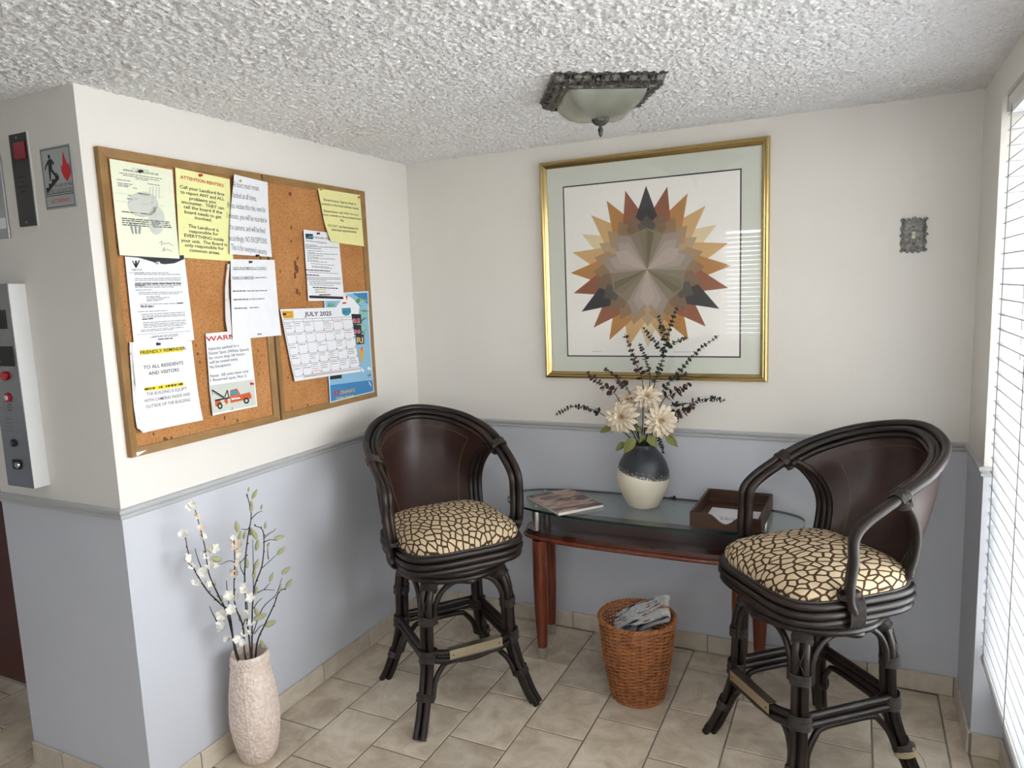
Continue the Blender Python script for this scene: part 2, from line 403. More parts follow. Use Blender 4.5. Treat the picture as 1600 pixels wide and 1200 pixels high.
def slat_material():
    m = mat('white_slat', (.74, .75, .77), .45, spec=.4); nt = NT(m); t = m.node_tree
    tl = nt.n('ShaderNodeBsdfTranslucent'); tl.inputs[0].default_value = (.85, .88, .92, 1); mx = nt.n('ShaderNodeMixShader'); mx.inputs[0].default_value = .05
    out = t.nodes['Material Output']; nt.l(nt.p.outputs[0], mx.inputs[1]); nt.l(tl.outputs[0], mx.inputs[2]); nt.l(mx.outputs[0], out.inputs[0])
    return m
M_SLAT = slat_material()
M_CORD = mat('grey_cord', (.16, .165, .17), .8)
def blind(label, M, length, zb, zt, pitch, cords, wdt=.050, tilt=-4, wand=True):
    root = thing('window_blind', label, 'blind')
    def put(name, b, m, parent=root, sm=None):
        b.transform(M); return obj(name, b, m, parent, sm)
    # headrail and bottom rail, local: x along the blind, y across (0 = room side), z up
    b = bmesh.new(); bbox(b, 0, length, -.002, .054, zt-.042, zt, .003); hr_ = put('headrail', b, M_WHITE)
    b = bmesh.new(); box(b, -.003, -.0005, -.004, .056, zt-.046, zt+.001); box(b, -.0005, .018, -.0045, -.0025, zt-.046, zt-.02); put('bracket', b, M_STEEL, hr_)
    b = bmesh.new(); bbox(b, 0, length, 0, wdt, zb, zb+.018, .004); br_ = put('bottom_rail', b, M_WHITE)
    for cx in cords:
        b = bmesh.new(); tube(b, [(cx+.012*math.cos(a*math.pi/4), .01, zb-.010+.012*math.sin(a*math.pi/4)) for a in range(8)], .0011, 5, True); put('cord_loop', b, M_CORD, br_)
    # one arched slat, shared
    b = bmesh.new(); n = 6; top = []; bot = []
    ta = math.radians(tilt)
    for i in range(n+1):
        s = i/n-.5; y = s*wdt; z = .0035*(1-(2*s)**2)
        yy, zz = y*math.cos(ta)-z*math.sin(ta)+wdt/2, y*math.sin(ta)+z*math.cos(ta)
        top.append([b.verts.new((x, yy, zz+.0017)) for x in (0, length)]); bot.append([b.verts.new((x, yy, zz-.0017)) for x in (0, length)])
    for i in range(n):
        b.faces.new((top[i][0], top[i+1][0], top[i+1][1], top[i][1])); b.faces.new((bot[i][0], bot[i][1], bot[i+1][1], bot[i+1][0]))
        for e in (0, 1): b.faces.new((top[i][e], bot[i][e], bot[i+1][e], top[i+1][e]))
    b.faces.new((top[0][0], top[0][1], bot[0][1], bot[0][0])); b.faces.new((top[n][0], bot[n][0], bot[n][1], top[n][1]))
    b.transform(M.to_3x3().to_4x4()); me = mesh_from_bm(b, 'slat', M_SLAT)
    z = zb+pitch; k = 0
    while z < zt-.05:
        o = bpy.data.objects.new('slat', me); link(o, root); o.location = M @ Vector((0, 0, z)); z += pitch
    for cx in cords:
        b = bmesh.new()
        for yy in (-.0015, wdt+.0015): tube(b, [(cx, yy, zb+.01), (cx, yy, zt-.03)], .0013, 4)
        z = zb+pitch
        while z < zt-.05:
            tube(b, [(cx, -.0015, z-.003), (cx, wdt+.0015, z-.003)], .0006, 3); z += pitch
        put('ladder_cord', b, M_CORD)
    return root
Mbl = Matrix(((0, 1, 0, 2.358), (-1, 0, 0, -D-.026), (0, 0, 1, 0), (0, 0, 0, 1)))
blind('white horizontal slat blind hanging in the tall window beside the right-hand stool', Mbl, -YW-D-.05, .350, 2.098, .0445, [.055, .42, .86, 1.30, 1.70, 1.98])
Mbr = Matrix(((1, 0, 0, .735), (0, -1, 0, YR+.06), (0, 0, 1, 0), (0, 0, 0, 1)))
blind('white slat blind over the small window mirrored in the picture glass', Mbr, 1.20, 1.01, 2.125, .0445, [.12, .6, 1.08], tilt=42)

M_DOOR = noisy('red_brown_door_paint', (.075, .022, .016), (.10, .030, .022), 6, .4)
bm = bmesh.new(); bbox(bm, -1.549, -1.082, -1.339, -1.30, .004, 2.059, .003)
dr = obj('door_1', bm, M_DOOR, kind='structure')
bm = bmesh.new(); bbox(bm, -1.078, -.611, -1.339, -1.30, .004, 2.059, .003); obj('door_panel', bm, M_DOOR, dr)
bm = bmesh.new(); box(bm, -1.0815, -1.0785, -1.335, -1.31, .004, 2.059); obj('door_seal', bm, M_BLACK, dr)

# ------------------------------------------------------------------ writing
_tc = {}
def glyphs(s, bold=0):
    """outline of a line of text: 2-D verts with baseline at 0, unit cap height, and faces"""
    k = (s, bold)
    if k in _tc: return _tc[k]
    cu = bpy.data.curves.new('t', 'FONT'); cu.body = s; cu.resolution_u = 2; cu.offset = min(bold, 1.8)*.012; cu.fill_mode = 'FRONT'
    o = bpy.data.objects.new('t', cu); COL.objects.link(o)
    dg = bpy.context.evaluated_depsgraph_get(); dg.update()
    me = bpy.data.meshes.new_from_object(o.evaluated_get(dg))
    cap = .70
    vs = [(v.co.x/cap, v.co.y/cap) for v in me.vertices]; fs = [tuple(p.vertices) for p in me.polygons]
    bpy.data.objects.remove(o); bpy.data.curves.remove(cu); bpy.data.meshes.remove(me)
    if vs:
        x0 = min(v[0] for v in vs); x1 = max(v[0] for v in vs); vs = [(v[0]-x0, v[1]) for v in vs]; wd = x1-x0
    else: wd = 1
    _tc[k] = (vs, fs, wd); return _tc[k]
class Ink:
    """flat print collected per colour on a plane facing the room, later linked as one mesh per colour"""
    def __init__(s, axis, val, n, lift=.0006, bulge=None):
        s.axis, s.val, s.n, s.lift, s.bulge = axis, val, Vector(n), lift, bulge; s.d = {}
    def P(s, p): return px(p[0], p[1], s.axis, s.val) if len(p) == 2 else Vector(p)
    def add(s, key, verts, faces, extra=0):
        V, F = s.d.setdefault(key, ([], [])); b = len(V)
        for v in verts:
            v = Vector(v); h = s.lift+extra+(s.bulge(v) if s.bulge else 0)
            V.append(v+s.n*h)
        F += [tuple(i+b for i in f) for f in faces]
    def text(s, key, txt, a, b, hp, bold=0, up=None, extra=0):
        A, B = s.P(a), s.P(b); e1 = B-A; ln = e1.length; e1.normalize(); e2 = s.n.cross(e1)
        top = s.P((a[0], a[1]-hp)) if len(a) == 2 else None
        h = abs((top-A).dot(e2)) if top is not None else hp
        vs, fs, wd = glyphs(txt, bold)
        s.add(key, [A+e1*(x*ln/wd)+e2*(y*h) for x, y in vs], fs, extra)
    def poly(s, key, pts, extra=0):
        b = bmesh.new(); b.faces.new([b.verts.new(s.P(p)) for p in pts])
        if s.bulge:
            bmesh.ops.triangulate(b, faces=list(b.faces))
            if max(e.calc_length() for e in b.edges) > .03: bmesh.ops.subdivide_edges(b, edges=list(b.edges), cuts=5, use_grid_fill=True)
        b.verts.index_update(); s.add(key, [v.co.copy() for v in b.verts], [tuple(v.index for v in f.verts) for f in b.faces], extra); b.free()
    def line(s, key, pts, wpx, extra=0):
        Q = [s.P(p) for p in pts]; wd = wpx/FPX*(Q[0]-CAM).length/2
        for A, B in zip(Q, Q[1:]):
            e = (B-A)
            if e.length < 1e-6: continue
            n_ = max(1, int(e.length/.02)); f = s.n.cross(e.normalized())*wd
            for k in range(n_):
                a_, b_ = A+(B-A)*(k/n_), A+(B-A)*((k+1)/n_); s.add(key, [a_-f, b_-f, b_+f, a_+f], [(0, 1, 2, 3)], extra)
    def words(s, key, a, b, wpx, seed=0, lo=.03, hi=.10):
        """a line of print too small to read: a broken stroke"""
        rn = random.Random(str((a, b, seed))); A, B = s.P(a), s.P(b); L_ = (B-A).length; e = (B-A).normalized(); f = s.n.cross(e)*(wpx/FPX*(A-CAM).length/2)
        t = 0
        while t < L_:
            q = min(L_, t+rn.uniform(lo, hi)*.25); s.add(key, [A+e*t-f, A+e*q-f, A+e*q+f, A+e*t+f], [(0, 1, 2, 3)]); t = q+.0022
    def ellipse(s, key, c, rx, ry, extra=0, n=20):
        s.poly(key, [(c[0]+rx*math.cos(2*math.pi*k/n), c[1]+ry*math.sin(2*math.pi*k/n)) for k in range(n)][::-1], extra)
    def done(s, parent, mats, names=None):
        for k, (V, F) in s.d.items():
            objd((names or {}).get(k, k), V, F, mats[k], parent, recalc=False, kind='stuff')
INK = {}
def ink(name, r, g, b, rough=.6):
    INK[name] = mat('ink_'+name, srgb(r, g, b), rough); return INK[name]
for nm, c in dict(printed_text=(38, 38, 42), faint_print=(120, 122, 128), red_print=(196, 44, 36), pale_print=(206, 210, 202), yellow_highlight=(236, 214, 40),
                  rust_print=(196, 92, 50), teal_print=(52, 150, 172), pink_print=(226, 84, 128), blue_print=(60, 130, 186), sky_print=(142, 190, 220), green_print=(74, 150, 78),
                  light_green_print=(150, 190, 120), white_print=(238, 240, 244), gold_print=(224, 168, 44), navy_print=(34, 40, 48), orange_print=(206, 92, 42), grey_print=(150, 152, 156)).items(): ink(nm, *c)

# ------------------------------------------------------------------ cork boards
def cork():
    m = mat('cork', srgb(186, 132, 84), .9, spec=.1); nt = NT(m); tc = nt.n('ShaderNodeTexCoord')
    n1 = nt.n('ShaderNodeTexNoise', i_Scale=6, i_Detail=3); n2 = nt.n('ShaderNodeTexNoise', i_Scale=260, i_Detail=3); v = nt.n('ShaderNodeTexVoronoi', i_Scale=330)
    for q in (n1, n2, v): nt.l(tc.outputs['Object'], q.inputs['Vector'])
    r1 = ramp(nt, n1.outputs[0], [(.3, srgb(180, 126, 78)), (.7, srgb(200, 146, 96))]); r2 = ramp(nt, n2.outputs[0], [(.30, (.62, .55, .48)), (.52, (1, 1, 1)), (.8, (1.12, 1.1, 1.05))])
    mx = nt.n('ShaderNodeMix', data_type='RGBA', blend_type='MULTIPLY'); mx.inputs[0].default_value = 1
    nt.l(r1.outputs[0], mx.inputs[6]); nt.l(r2.outputs[0], mx.inputs[7]); nt.l(mx.outputs[2], nt.p.inputs['Base Color'])
    b = nt.n('ShaderNodeBump', i_Strength=.5, i_Distance=.002); nt.l(v.outputs[0], b.inputs['Height']); nt.l(b.outputs[0], nt.p.inputs['Normal']); return m
M_CORK = cork()
M_OAK = noisy('oak_frame', srgb(138, 104, 60), srgb(160, 124, 76), 14, .5, stretch=(8, 1, 1), bump=.1)
M_GOUGE = mat('dark_gouge', srgb(112, 70, 38), .95)
def cork_board(label, y0, y1, z0, z1, spots, seed):
    root = thing('cork_board', label, 'bulletin board', (0, (y0+y1)/2, z0), 0, 'framed cork boards side by side')
    Lc = root.location; fw = .026
    def T(b): b.transform(Matrix.Translation(-Vector(Lc))); return b
    b = bmesh.new(); box(b, .0005, .010, y0+fw*.6, y1-fw*.6, z0+fw*.6, z1-fw*.6); obj('cork_panel', T(b), M_CORK, root)
    cs = [(y0, z0), (y1, z0), (y1, z1), (y0, z1)]; ci = [(y0+fw, z0+fw), (y1-fw, z0+fw), (y1-fw, z1-fw), (y0+fw, z1-fw)]
    for k in range(4):
        a, c, d, e = cs[k], cs[(k+1) % 4], ci[(k+1) % 4], ci[k]
        b = bmesh.new(); lo = [b.verts.new((.0005, *p)) for p in (a, c, d, e)]; hi = [b.verts.new((h, *p)) for p, h in zip((a, c, d, e), (.020, .020, .015, .015))]
        b.faces.new(lo[::-1]); b.faces.new(hi)
        for q in range(4): b.faces.new((lo[q], lo[(q+1) % 4], hi[(q+1) % 4], hi[q]))
        obj('frame_rail', T(b), M_OAK, root)
    rn = random.Random(seed)
    for (u, v, r) in spots:
        c = px(u, v, 0, .0102); n = 9; pts = []
        for q in range(n):
            a = 2*math.pi*q/n; rr = r/430*rn.uniform(.45, 1.15); pts.append((.0104, c.y+rr*.8*math.cos(a), c.z+rr*1.3*math.sin(a)))
        b = bmesh.new(); b.faces.new([b.verts.new(p) for p in pts]); obj('gouge', T(b), M_GOUGE, root)
    return root
XB = .0165
pA, pB, pC = px(151, 230, 0, .015), px(437, 657, 0, .015), px(203, 716, 0, .015)
z_hi = (pA.z+px(405, 270, 0, .015).z)/2; z_lo = (pB.z+pC.z)/2
cork_board('oak framed cork board with six notices, nearest the elevator corner', pA.y, px(421, 460, 0, .015).y-.002, z_lo, z_hi,
           [(351, 653, 3), (371, 657, 3), (259, 687, 5), (268, 686, 4), (309, 553, 2.5), (312, 566, 2), (403, 548, 2), (406, 567, 2), (404, 585, 2), (409, 556, 1.6), (240, 678, 2), (330, 470, 1.5), (306, 540, 2)], 1)
cork_board('gouged oak framed cork board with the monthly calendar, nearest the corner of the room', px(423, 460, 0, .015).y+.002, px(578, 455, 0, .015).y, z_lo, z_hi,
           [(453, 303, 4), (455, 355, 3), (455, 376, 3.4), (461, 410, 5), (463, 420, 6), (461, 430, 5), (465, 404, 3), (464, 455, 5), (468, 459, 3), (438, 425, 2), (473, 448, 1.6), (450, 590, 2.5), (456, 637, 2.5), (481, 633, 3), (474, 640, 2), (448, 535, 3)], 2)

b = bmesh.new(); b.faces.new([b.verts.new(px(u, v, 0, .0206)) for u, v in [(213, 707), (230, 703), (214, 713)]]); r_ = bmesh.ops.extrude_face_region(b, geom=list(b.faces)); bmesh.ops.translate(b, vec=(-.0004, 0, 0), verts=[v for v in r_['geom'] if isinstance(v, bmesh.types.BMVert)])
tag(obj('paper_scrap', b, mat('white_scrap', srgb(236, 236, 236), .6)), 'torn white scrap of paper stuck to the lower corner of the oak frame', 'paper scrap')
# ------------------------------------------------------------------ sheets of paper on the boards
def paper(name, r, g, b, rough=.55): return noisy('paper_'+name, srgb(r, g, b), srgb(min(255, r+4), min(255, g+4), min(255, b+4)), 30, rough)
P_WHITE = paper('white', 234, 236, 242); P_YELLOW = paper('yellow', 240, 240, 172); P_CREAM = paper('cream', 234, 238, 214); P_LEMON = paper('lemon', 236, 232, 164)
P_FLYER = paper('flyer', 176, 212, 232, .3); P_PLASTIC = mat('clear_sleeve_edge', srgb(226, 226, 228), .2)
def sheet(name, label, cat, corners, m, lay, curl=(0, 0, 0, 0), belly=.0, group='notices pinned to the cork boards'):
    """corners TL, TR, BR, BL in photo pixels on the board; curl lifts each corner, belly bows the sheet"""
    x0 = XB+.001*lay
    Q = [px(*c, 0, x0) for c in corners]; N = 10
    ya = sum(q.y for q in Q)/4; y_l = (Q[0].y+Q[3].y)/2; y_r = (Q[1].y+Q[2].y)/2; z_t = (Q[0].z+Q[1].z)/2; z_b = (Q[2].z+Q[3].z)/2
    def bul(p):
        u = min(1, max(0, (p.y-y_l)/(y_r-y_l))); v = min(1, max(0, (z_t-p.z)/(z_t-z_b)))
        h = belly*math.sin(math.pi*u)*(.4+.6*v)
        for k, (cu, cv) in enumerate(((0, 0), (1, 0), (1, 1), (0, 1))):
            d = max(0, 1-math.hypot(u-cu, v-cv)/.45); h += curl[k]*d*d
        return h
    b = bmesh.new(); g = []
    for layer in (0, 1):
        gg = []
        for i in range(N+1):
            row = []
            for j in range(N+1):
                u, v = j/N, i/N
                p = Q[0]*(1-u)*(1-v)+Q[1]*u*(1-v)+Q[2]*u*v+Q[3]*(1-u)*v
                row.append(b.verts.new((x0+bul(p)-layer*.0003, p.y, p.z)))
            gg.append(row)
        g.append(gg)
    for i in range(N):
        for j in range(N):
            b.faces.new((g[0][i][j], g[0][i+1][j], g[0][i+1][j+1], g[0][i][j+1])); b.faces.new((g[1][i][j], g[1][i][j+1], g[1][i+1][j+1], g[1][i+1][j]))
    for k in range(N):
        for i0, j0, i1, j1 in ((0, k, 0, k+1), (N, k, N, k+1), (k, 0, k+1, 0), (k, N, k+1, N)):
            b.faces.new((g[0][i0][j0], g[0][i1][j1], g[1][i1][j1], g[1][i0][j0]))
    o = obj(name, b, m, None, 40); tag(o, label, cat, group)
    return o, Ink(0, x0, (1, 0, 0), .0004, bul)
cv = lambda x0, y0, s: (lambda *p: (x0+p[0]/s, y0+p[1]/s))

# certificate
c = cv(165, 240, 7.06)
o, I = sheet('certificate', 'cream city certificate with a grey seal and signatures on the cork board', 'notice', [c(40, 55), c(735, 180), c(808, 1160), c(150, 1120)], P_CREAM, 2, (0, 0, .004, .003))
I.ellipse('pale_print', c(410, 560), 24, 20); I.ellipse('pale_print', c(560, 740), 13, 22)
for k in range(3): I.poly('grey_print', [c(262+k*50, 770+k*8), c(290+k*50, 772+k*8), c(310+k*35, 890), c(290+k*35, 880)][::-1], .0001)
for k in range(4): I.line('pale_print', [c(490+k*34, 365), c(485+k*34, 500)], 1.5, .0001)
I.text('printed_text', 'CITY OF LAUDERHILL', c(290, 166), c(480, 195), 1.6); I.text('printed_text', 'ANNUAL CERTIFICATE OF USE', c(190, 188), c(582, 242), 3.0, 1)
for a in [(150, 210, 622, 280), (190, 235, 590, 298), (330, 275, 468, 298), (125, 285, 270, 303), (460, 332, 595, 352), (130, 322, 296, 342), (135, 338, 270, 358), (135, 353, 255, 370), (300, 378, 346, 386), (245, 462, 312, 470), (235, 492, 352, 502), (240, 505, 340, 515), (500, 495, 530, 500), (500, 530, 535, 536)]:
    I.words('faint_print', c(a[0], a[1]), c(a[2], a[3]), 1.0)
for a in [(350, 436, 482, 456), (178, 638, 472, 668), (175, 712, 702, 757), (180, 735, 706, 777), (180, 760, 718, 797), (185, 785, 726, 817)]: I.words('printed_text', c(a[0], a[1]), c(a[2], a[3]), 1.3)
for a in [(80, 432, 640, 480), (110, 520, 640, 578)]: I.line('pale_print', [c(a[0], a[1]), c(a[2], a[3])], .6)
I.line('faint_print', [c(590, 985), c(620, 965), c(612, 1010), c(640, 980), c(660, 1000), c(690, 985), c(738, 1018)], .7); I.line('faint_print', [c(620, 1080), c(650, 1035), c(640, 1075), c(680, 1055), c(725, 1080)], .7)
I.done(o, INK)
# attention renters
c = cv(265, 255, 7.5)
o, I = sheet('notice_sheet', 'yellow notice headed ATTENTION RENTERS on the cork board', 'notice', [c(65, 50), c(705, 188), c(740, 1150), c(118, 1105)], P_YELLOW, 1, (0, 0, .003, 0))
I.text('red_print', 'ATTENTION RENTERS', c(125, 178), c(632, 280), 5.0, 2)
for t, x0, y0, x1, y1 in [('Call your Landlord first', 120, 290, 642, 385), ('to report ANY and ALL', 128, 352, 640, 438), ('problems you', 230, 428, 540, 475), ('encounter.  THEY can', 140, 468, 636, 545), ('call the board if the', 165, 525, 615, 595), ('board needs to get', 175, 585, 606, 650), ('involved.', 295, 655, 495, 685),
                          ('The Landlord is', 220, 752, 575, 803), ('responsible for', 230, 812, 572, 850), ('EVERYTHING inside', 172, 862, 632, 915), ('your unit.  The Board is', 135, 918, 670, 972), ('only responsible for', 178, 975, 634, 1018), ('common areas.', 232, 1035, 590, 1070)]:
    I.text('printed_text', t, c(x0, y0), c(x1, y1), 5.0, 1.6)
I.done(o, INK)
# doors must remain locked
o, I = sheet('notice_sheet', 'curling white notice in narrow lettering about keeping doors locked', 'notice', [c(738, 130), c(1142, 225), c(1190, 1100), c(690, 1068)], P_WHITE, 7, (.012, .003, .004, .008), .008)
for t, x0, y0, x1, y1 in [('All doors must remain', 725, 275, 1040, 325), ('locked at all times.', 735, 400, 1010, 447), ('If you violate this rule, even for', 680, 520, 1122, 580), ('1 minute, you will be recorded in', 672, 640, 1135, 702), ('the camera, and will be fined', 700, 775, 1110, 823), ('accordingly, NO EXCEPTIONS', 695, 905, 1130, 948), ('This is for everyone\'s security.', 710, 1010, 1128, 1072)]:
    I.text('printed_text', t, c(x0, y0), c(x1, y1), 9.0, -.3)
I.done(o, INK)
# letter with a dark wave header
c = cv(190, 390, 7.74)
o, I = sheet('letter', 'white letter with a dark wave header and eagle crest, text VIRTUS', 'letter', [c(40, 85), c(757, 66), c(880, 1095), c(150, 1150)], P_WHITE, 1.5)
I.poly('navy_print', [c(45, 85), c(200, 97), c(300, 125), c(400, 155), c(520, 178), c(640, 165), c(755, 115), c(752, 68)])
for a in [(130, 135, 158, 190, 172, 215), (150, 165, 165, 205, 175, 215)]:
    I.line('printed_text', [c(a[0], a[1]), c(a[2], a[3]), c(a[4], a[5])], 1.6); I.line('printed_text', [c(346-a[0], a[1]-4), c(346-a[2], a[3]-3), c(346-a[4], a[5])], 1.6)
I.ellipse('printed_text', c(172, 150), 1.6, 2.6); I.poly('printed_text', [c(160, 165), c(186, 163), c(184, 205), c(174, 215), c(164, 206)][::-1])
I.text('printed_text', 'VIRTUS', c(120, 258), c(246, 256), 3.2, .6); I.line('faint_print', [c(85, 282), c(270, 278)], .5)
rows = [(155, 285, 565, 280), (155, 302, 705, 300), (160, 352, 715, 345), (160, 372, 715, 368), (160, 402, 715, 398), (160, 440, 715, 434), (160, 458, 640, 452), (165, 490, 370, 486), (205, 520, 735, 512), (205, 540, 685, 532), (300, 570, 465, 564), (300, 586, 578, 578), (300, 605, 510, 598), (300, 622, 470, 616), (220, 662, 748, 650), (230, 700, 385, 696), (195, 752, 562, 737), (235, 785, 762, 757), (245, 805, 765, 780), (245, 822, 768, 798), (255, 885, 775, 852), (260, 905, 775, 876), (262, 922, 778, 896), (265, 942, 740, 915), (230, 975, 750, 938), (232, 992, 635, 965), (370, 1050, 690, 1022), (345, 1064, 690, 1040)]
for a in rows: I.words('faint_print', c(a[0], a[1]), c(a[2], a[3]), .9)
for a in [(160, 418, 718, 412), (160, 438, 295, 436), (225, 684, 390, 684), (672, 648, 748, 645), (248, 845, 390, 832), (440, 1085, 618, 1072)]: I.words('printed_text', c(a[0], a[1]), c(a[2], a[3]), 1.5)
I.line('faint_print', [c(185, 1030), c(830, 985)], .5); I.done(o, INK)
# friendly reminder in a plastic sleeve
c = cv(200, 525, 7.5)
o, I = sheet('notice_sheet', 'sleeved notice headed FRIENDLY REMINDER in yellow highlighter', 'notice', [c(40, 75), c(745, 55), c(860, 985), c(145, 1135)], P_WHITE, 2.5, (0, 0, .008, .010), .003)
INK['sleeve_edge'] = P_PLASTIC
I.poly('sleeve_edge', [c(18, 68), c(40, 74), c(60, 500), c(90, 800), c(145, 1130), c(118, 1095), c(88, 1080), c(62, 800), c(18, 160)])
for q in [(30, 208), (72, 620), (105, 1028)]: I.ellipse('printed_text', c(*q), 1.0, 2.0)
I.line('printed_text', [c(42, 80), c(75, 500), c(85, 800), c(148, 1130)], .5)
I.poly('yellow_highlight', [c(135, 165), c(640, 125), c(645, 178), c(140, 225)][::-1]); I.poly('yellow_highlight', [c(185, 605), c(640, 535), c(645, 590), c(190, 650)][::-1])
I.text('printed_text', 'FRIENDLY REMINDER.', c(142, 215), c(680, 155), 5.0, 2, extra=.0002)
for t, x0, y0, x1, y1, h, bo in [('TO ALL RESIDENTS', 180, 390, 645, 330, 5.4, 1.2), ('AND VISITORS', 240, 460, 595, 412, 5.4, 1.2), ('THE BUILDING IS EQUIP\'T', 215, 700, 685, 632, 5.0, .4), ('WITH CAMERAS INSIDE AND', 188, 780, 725, 695, 5.0, .4), ('OUTSIDE OF THE BUILDING', 205, 848, 725, 762, 5.0, .4)]: I.text('printed_text', t, c(x0, y0), c(x1, y1), h, bo)
I.words('printed_text', c(192, 625), c(640, 560), 2.6); I.done(o, INK)
# tow-away warning
c = cv(310, 510, 8)
o, I = sheet('notice_sheet', 'white towing notice with an orange tow truck picture', 'notice', [c(90, 90), c(640, 38), c(738, 998), c(165, 1115)], P_WHITE, 2, (0, 0, 0, .006))
I.text('red_print', 'WARNING', c(95, 190), c(660, 128), 7.5, 2.4)
for t, x0, y0, x1, y1 in [('Vehicles parked in a', 120, 302, 505, 252), ('Guest Spot (White Space)', 128, 355, 630, 300), ('for more than 24 Hours', 132, 415, 578, 358), ('will be towed away.', 138, 470, 498, 420), ('No Exceptions.', 142, 528, 412, 488), ('Note:  All units have only', 148, 640, 625, 572), ('1 Reserved spot, Not 2.', 150, 692, 605, 630)]: I.text('printed_text', t, c(x0, y0), c(x1, y1), 4.6, .5)
I.poly('pale_print', [c(132, 740), c(690, 662), c(720, 985), c(165, 1085)][::-1])
e = .0001
I.poly('orange_print', [c(200, 935), c(395, 895), c(398, 955), c(205, 1005)][::-1], e); I.poly('orange_print', [c(395, 892), c(530, 850), c(640, 822), c(660, 860), c(662, 900), c(400, 958)][::-1], 2*e)
I.poly('rust_print', [c(395, 800), c(480, 775), c(525, 850), c(395, 890)][::-1], e); I.poly('teal_print', [c(405, 815), c(468, 793), c(498, 840), c(408, 865)][::-1], 3*e)
I.poly('printed_text', [c(200, 915), c(395, 880), c(395, 900), c(200, 938)][::-1], 2*e)
I.line('printed_text', [c(165, 795), c(320, 890)], 2.4, 3*e); I.line('printed_text', [c(180, 830), c(300, 895)], .6, 3*e); I.line('printed_text', [c(360, 795), c(325, 885)], 2, 3*e); I.line('printed_text', [c(360, 800), c(378, 885)], 2, 3*e); I.line('printed_text', [c(168, 800), c(172, 860)], .8, 3*e)
I.poly('white_print', [c(410, 900), c(520, 885), c(520, 902), c(412, 918)][::-1], 3*e); I.ellipse('pale_print', c(428, 780), 2, 1.2, 3*e)
for q in [(262, 995), (598, 928)]: I.ellipse('printed_text', c(*q), 4.4, 5.0, 4*e); I.ellipse('pale_print', c(*q), 1.9, 2.2, 5*e)
I.line('printed_text', [c(402, 1040), c(425, 1042), c(430, 1025), c(415, 1010)], .7, 2*e)
I.done(o, INK)
# board of directors
c = cv(345, 395, 8.57)
o, I = sheet('notice_sheet', 'nearly blank sleeved sheet listing the BOARD OF DIRECTORS', 'notice', [c(130, 85), c(718, 95), c(800, 1105), c(150, 1165)], P_WHITE, 6, (0, 0, .004, .004), .002)
I.poly('sleeve_edge', [c(88, 150), c(118, 150), c(100, 400), c(95, 700), c(140, 1060), c(80, 1050), c(60, 900), c(55, 480)])
for q in [(90, 212), (70, 628), (104, 1040)]: I.ellipse('printed_text', c(*q), .9, 1.8)
I.text('printed_text', 'JADE APARTMENTS # 7 CONDO', c(165, 222), c(608, 220), 3.8, .3); I.line('printed_text', [c(165, 226), c(608, 224)], .5)
I.text('printed_text', 'BOARD OF DIRECTORS', c(158, 348), c(442, 346), 3.4, .8); I.line('printed_text', [c(158, 353), c(442, 350)], .5)
for a in [(455, 335, 605, 330), (345, 512, 620, 505), (375, 622, 580, 615), (380, 738, 505, 730)]: I.words('grey_print', c(a[0], a[1]), c(a[2], a[3]), 1.8)
for a in [(160, 514, 330, 510), (168, 628, 365, 622), (180, 744, 355, 740)]: I.words('faint_print', c(a[0], a[1]), c(a[2], a[3]), 2.0)
I.words('faint_print', c(485, 1090), c(540, 1088), 2.4); I.done(o, INK)
# exterminator
c = cv(465, 285, 6.315)
o, I = sheet('notice_sheet', 'yellow exterminator notice with a curled lower corner', 'notice', [c(200, 58), c(615, 125), c(655, 632), c(300, 585)], P_LEMON, 3, (0, 0, 0, .022), .002)
for t, x0, y0, x1, y1 in [('Exterminator Signup sheet is', 258, 180, 575, 225), ('posted on the back-bulletin board.', 238, 218, 605, 270), ('Exterminator will ONLY be here', 260, 290, 598, 332), ('once a month on the predetermined', 248, 325, 622, 372), ('day.', 418, 380, 458, 388), ('DO NOT call Exterminator for', 298, 435, 600, 468), ('individual appointments', 328, 475, 580, 500)]: I.text('printed_text', t, c(x0, y0), c(x1, y1), 3.6, .8)
I.done(o, INK)
# insurance sheet
o, I = sheet('information_sheet', 'white sheet of small print with a black bar along its foot', 'notice', [c(58, 465), c(402, 505), c(462, 1165), c(105, 1170)], P_WHITE, 2)
I.poly('navy_print', [c(75, 505), c(150, 510), c(152, 560), c(80, 555)][::-1]); I.poly('teal_print', [c(85, 550), c(110, 530), c(150, 525), c(150, 545), c(110, 545)], .0001)
I.text('printed_text', 'Lincoln Heritage', c(155, 548), c(400, 575), 3.2, 1.2); I.text('printed_text', 'The Choice Advantage Plan', c(78, 580), c(288, 606), 2.4, 1)
for k, (a, b) in enumerate([(75, 185), (78, 400), (78, 230)]): I.words('faint_print', c(a, 615+k*16), c(b, 622+k*22 if k == 1 else 622+k*17), 1.0)
for k in range(8): I.words('faint_print', c(95, 672+k*15), c([245, 170, 395, 250, 205, 370, 200, 290][k], 680+k*15.5), .8)
for a in [(125, 800, 362, 820), (140, 825, 312, 838), (140, 836, 345, 850), (105, 885, 398, 900), (88, 935, 428, 945), (90, 948, 428, 958), (92, 962, 285, 966), (115, 980, 430, 990), (118, 995, 430, 1004), (120, 1010, 355, 1020)]: I.words('faint_print', c(a[0], a[1]), c(a[2], a[3]), .8)
for a in [(75, 862, 325, 876), (82, 912, 215, 918), (148, 1036, 398, 1046), (212, 1110, 325, 1108)]: I.words('printed_text', c(a[0], a[1]), c(a[2], a[3]), 1.4)
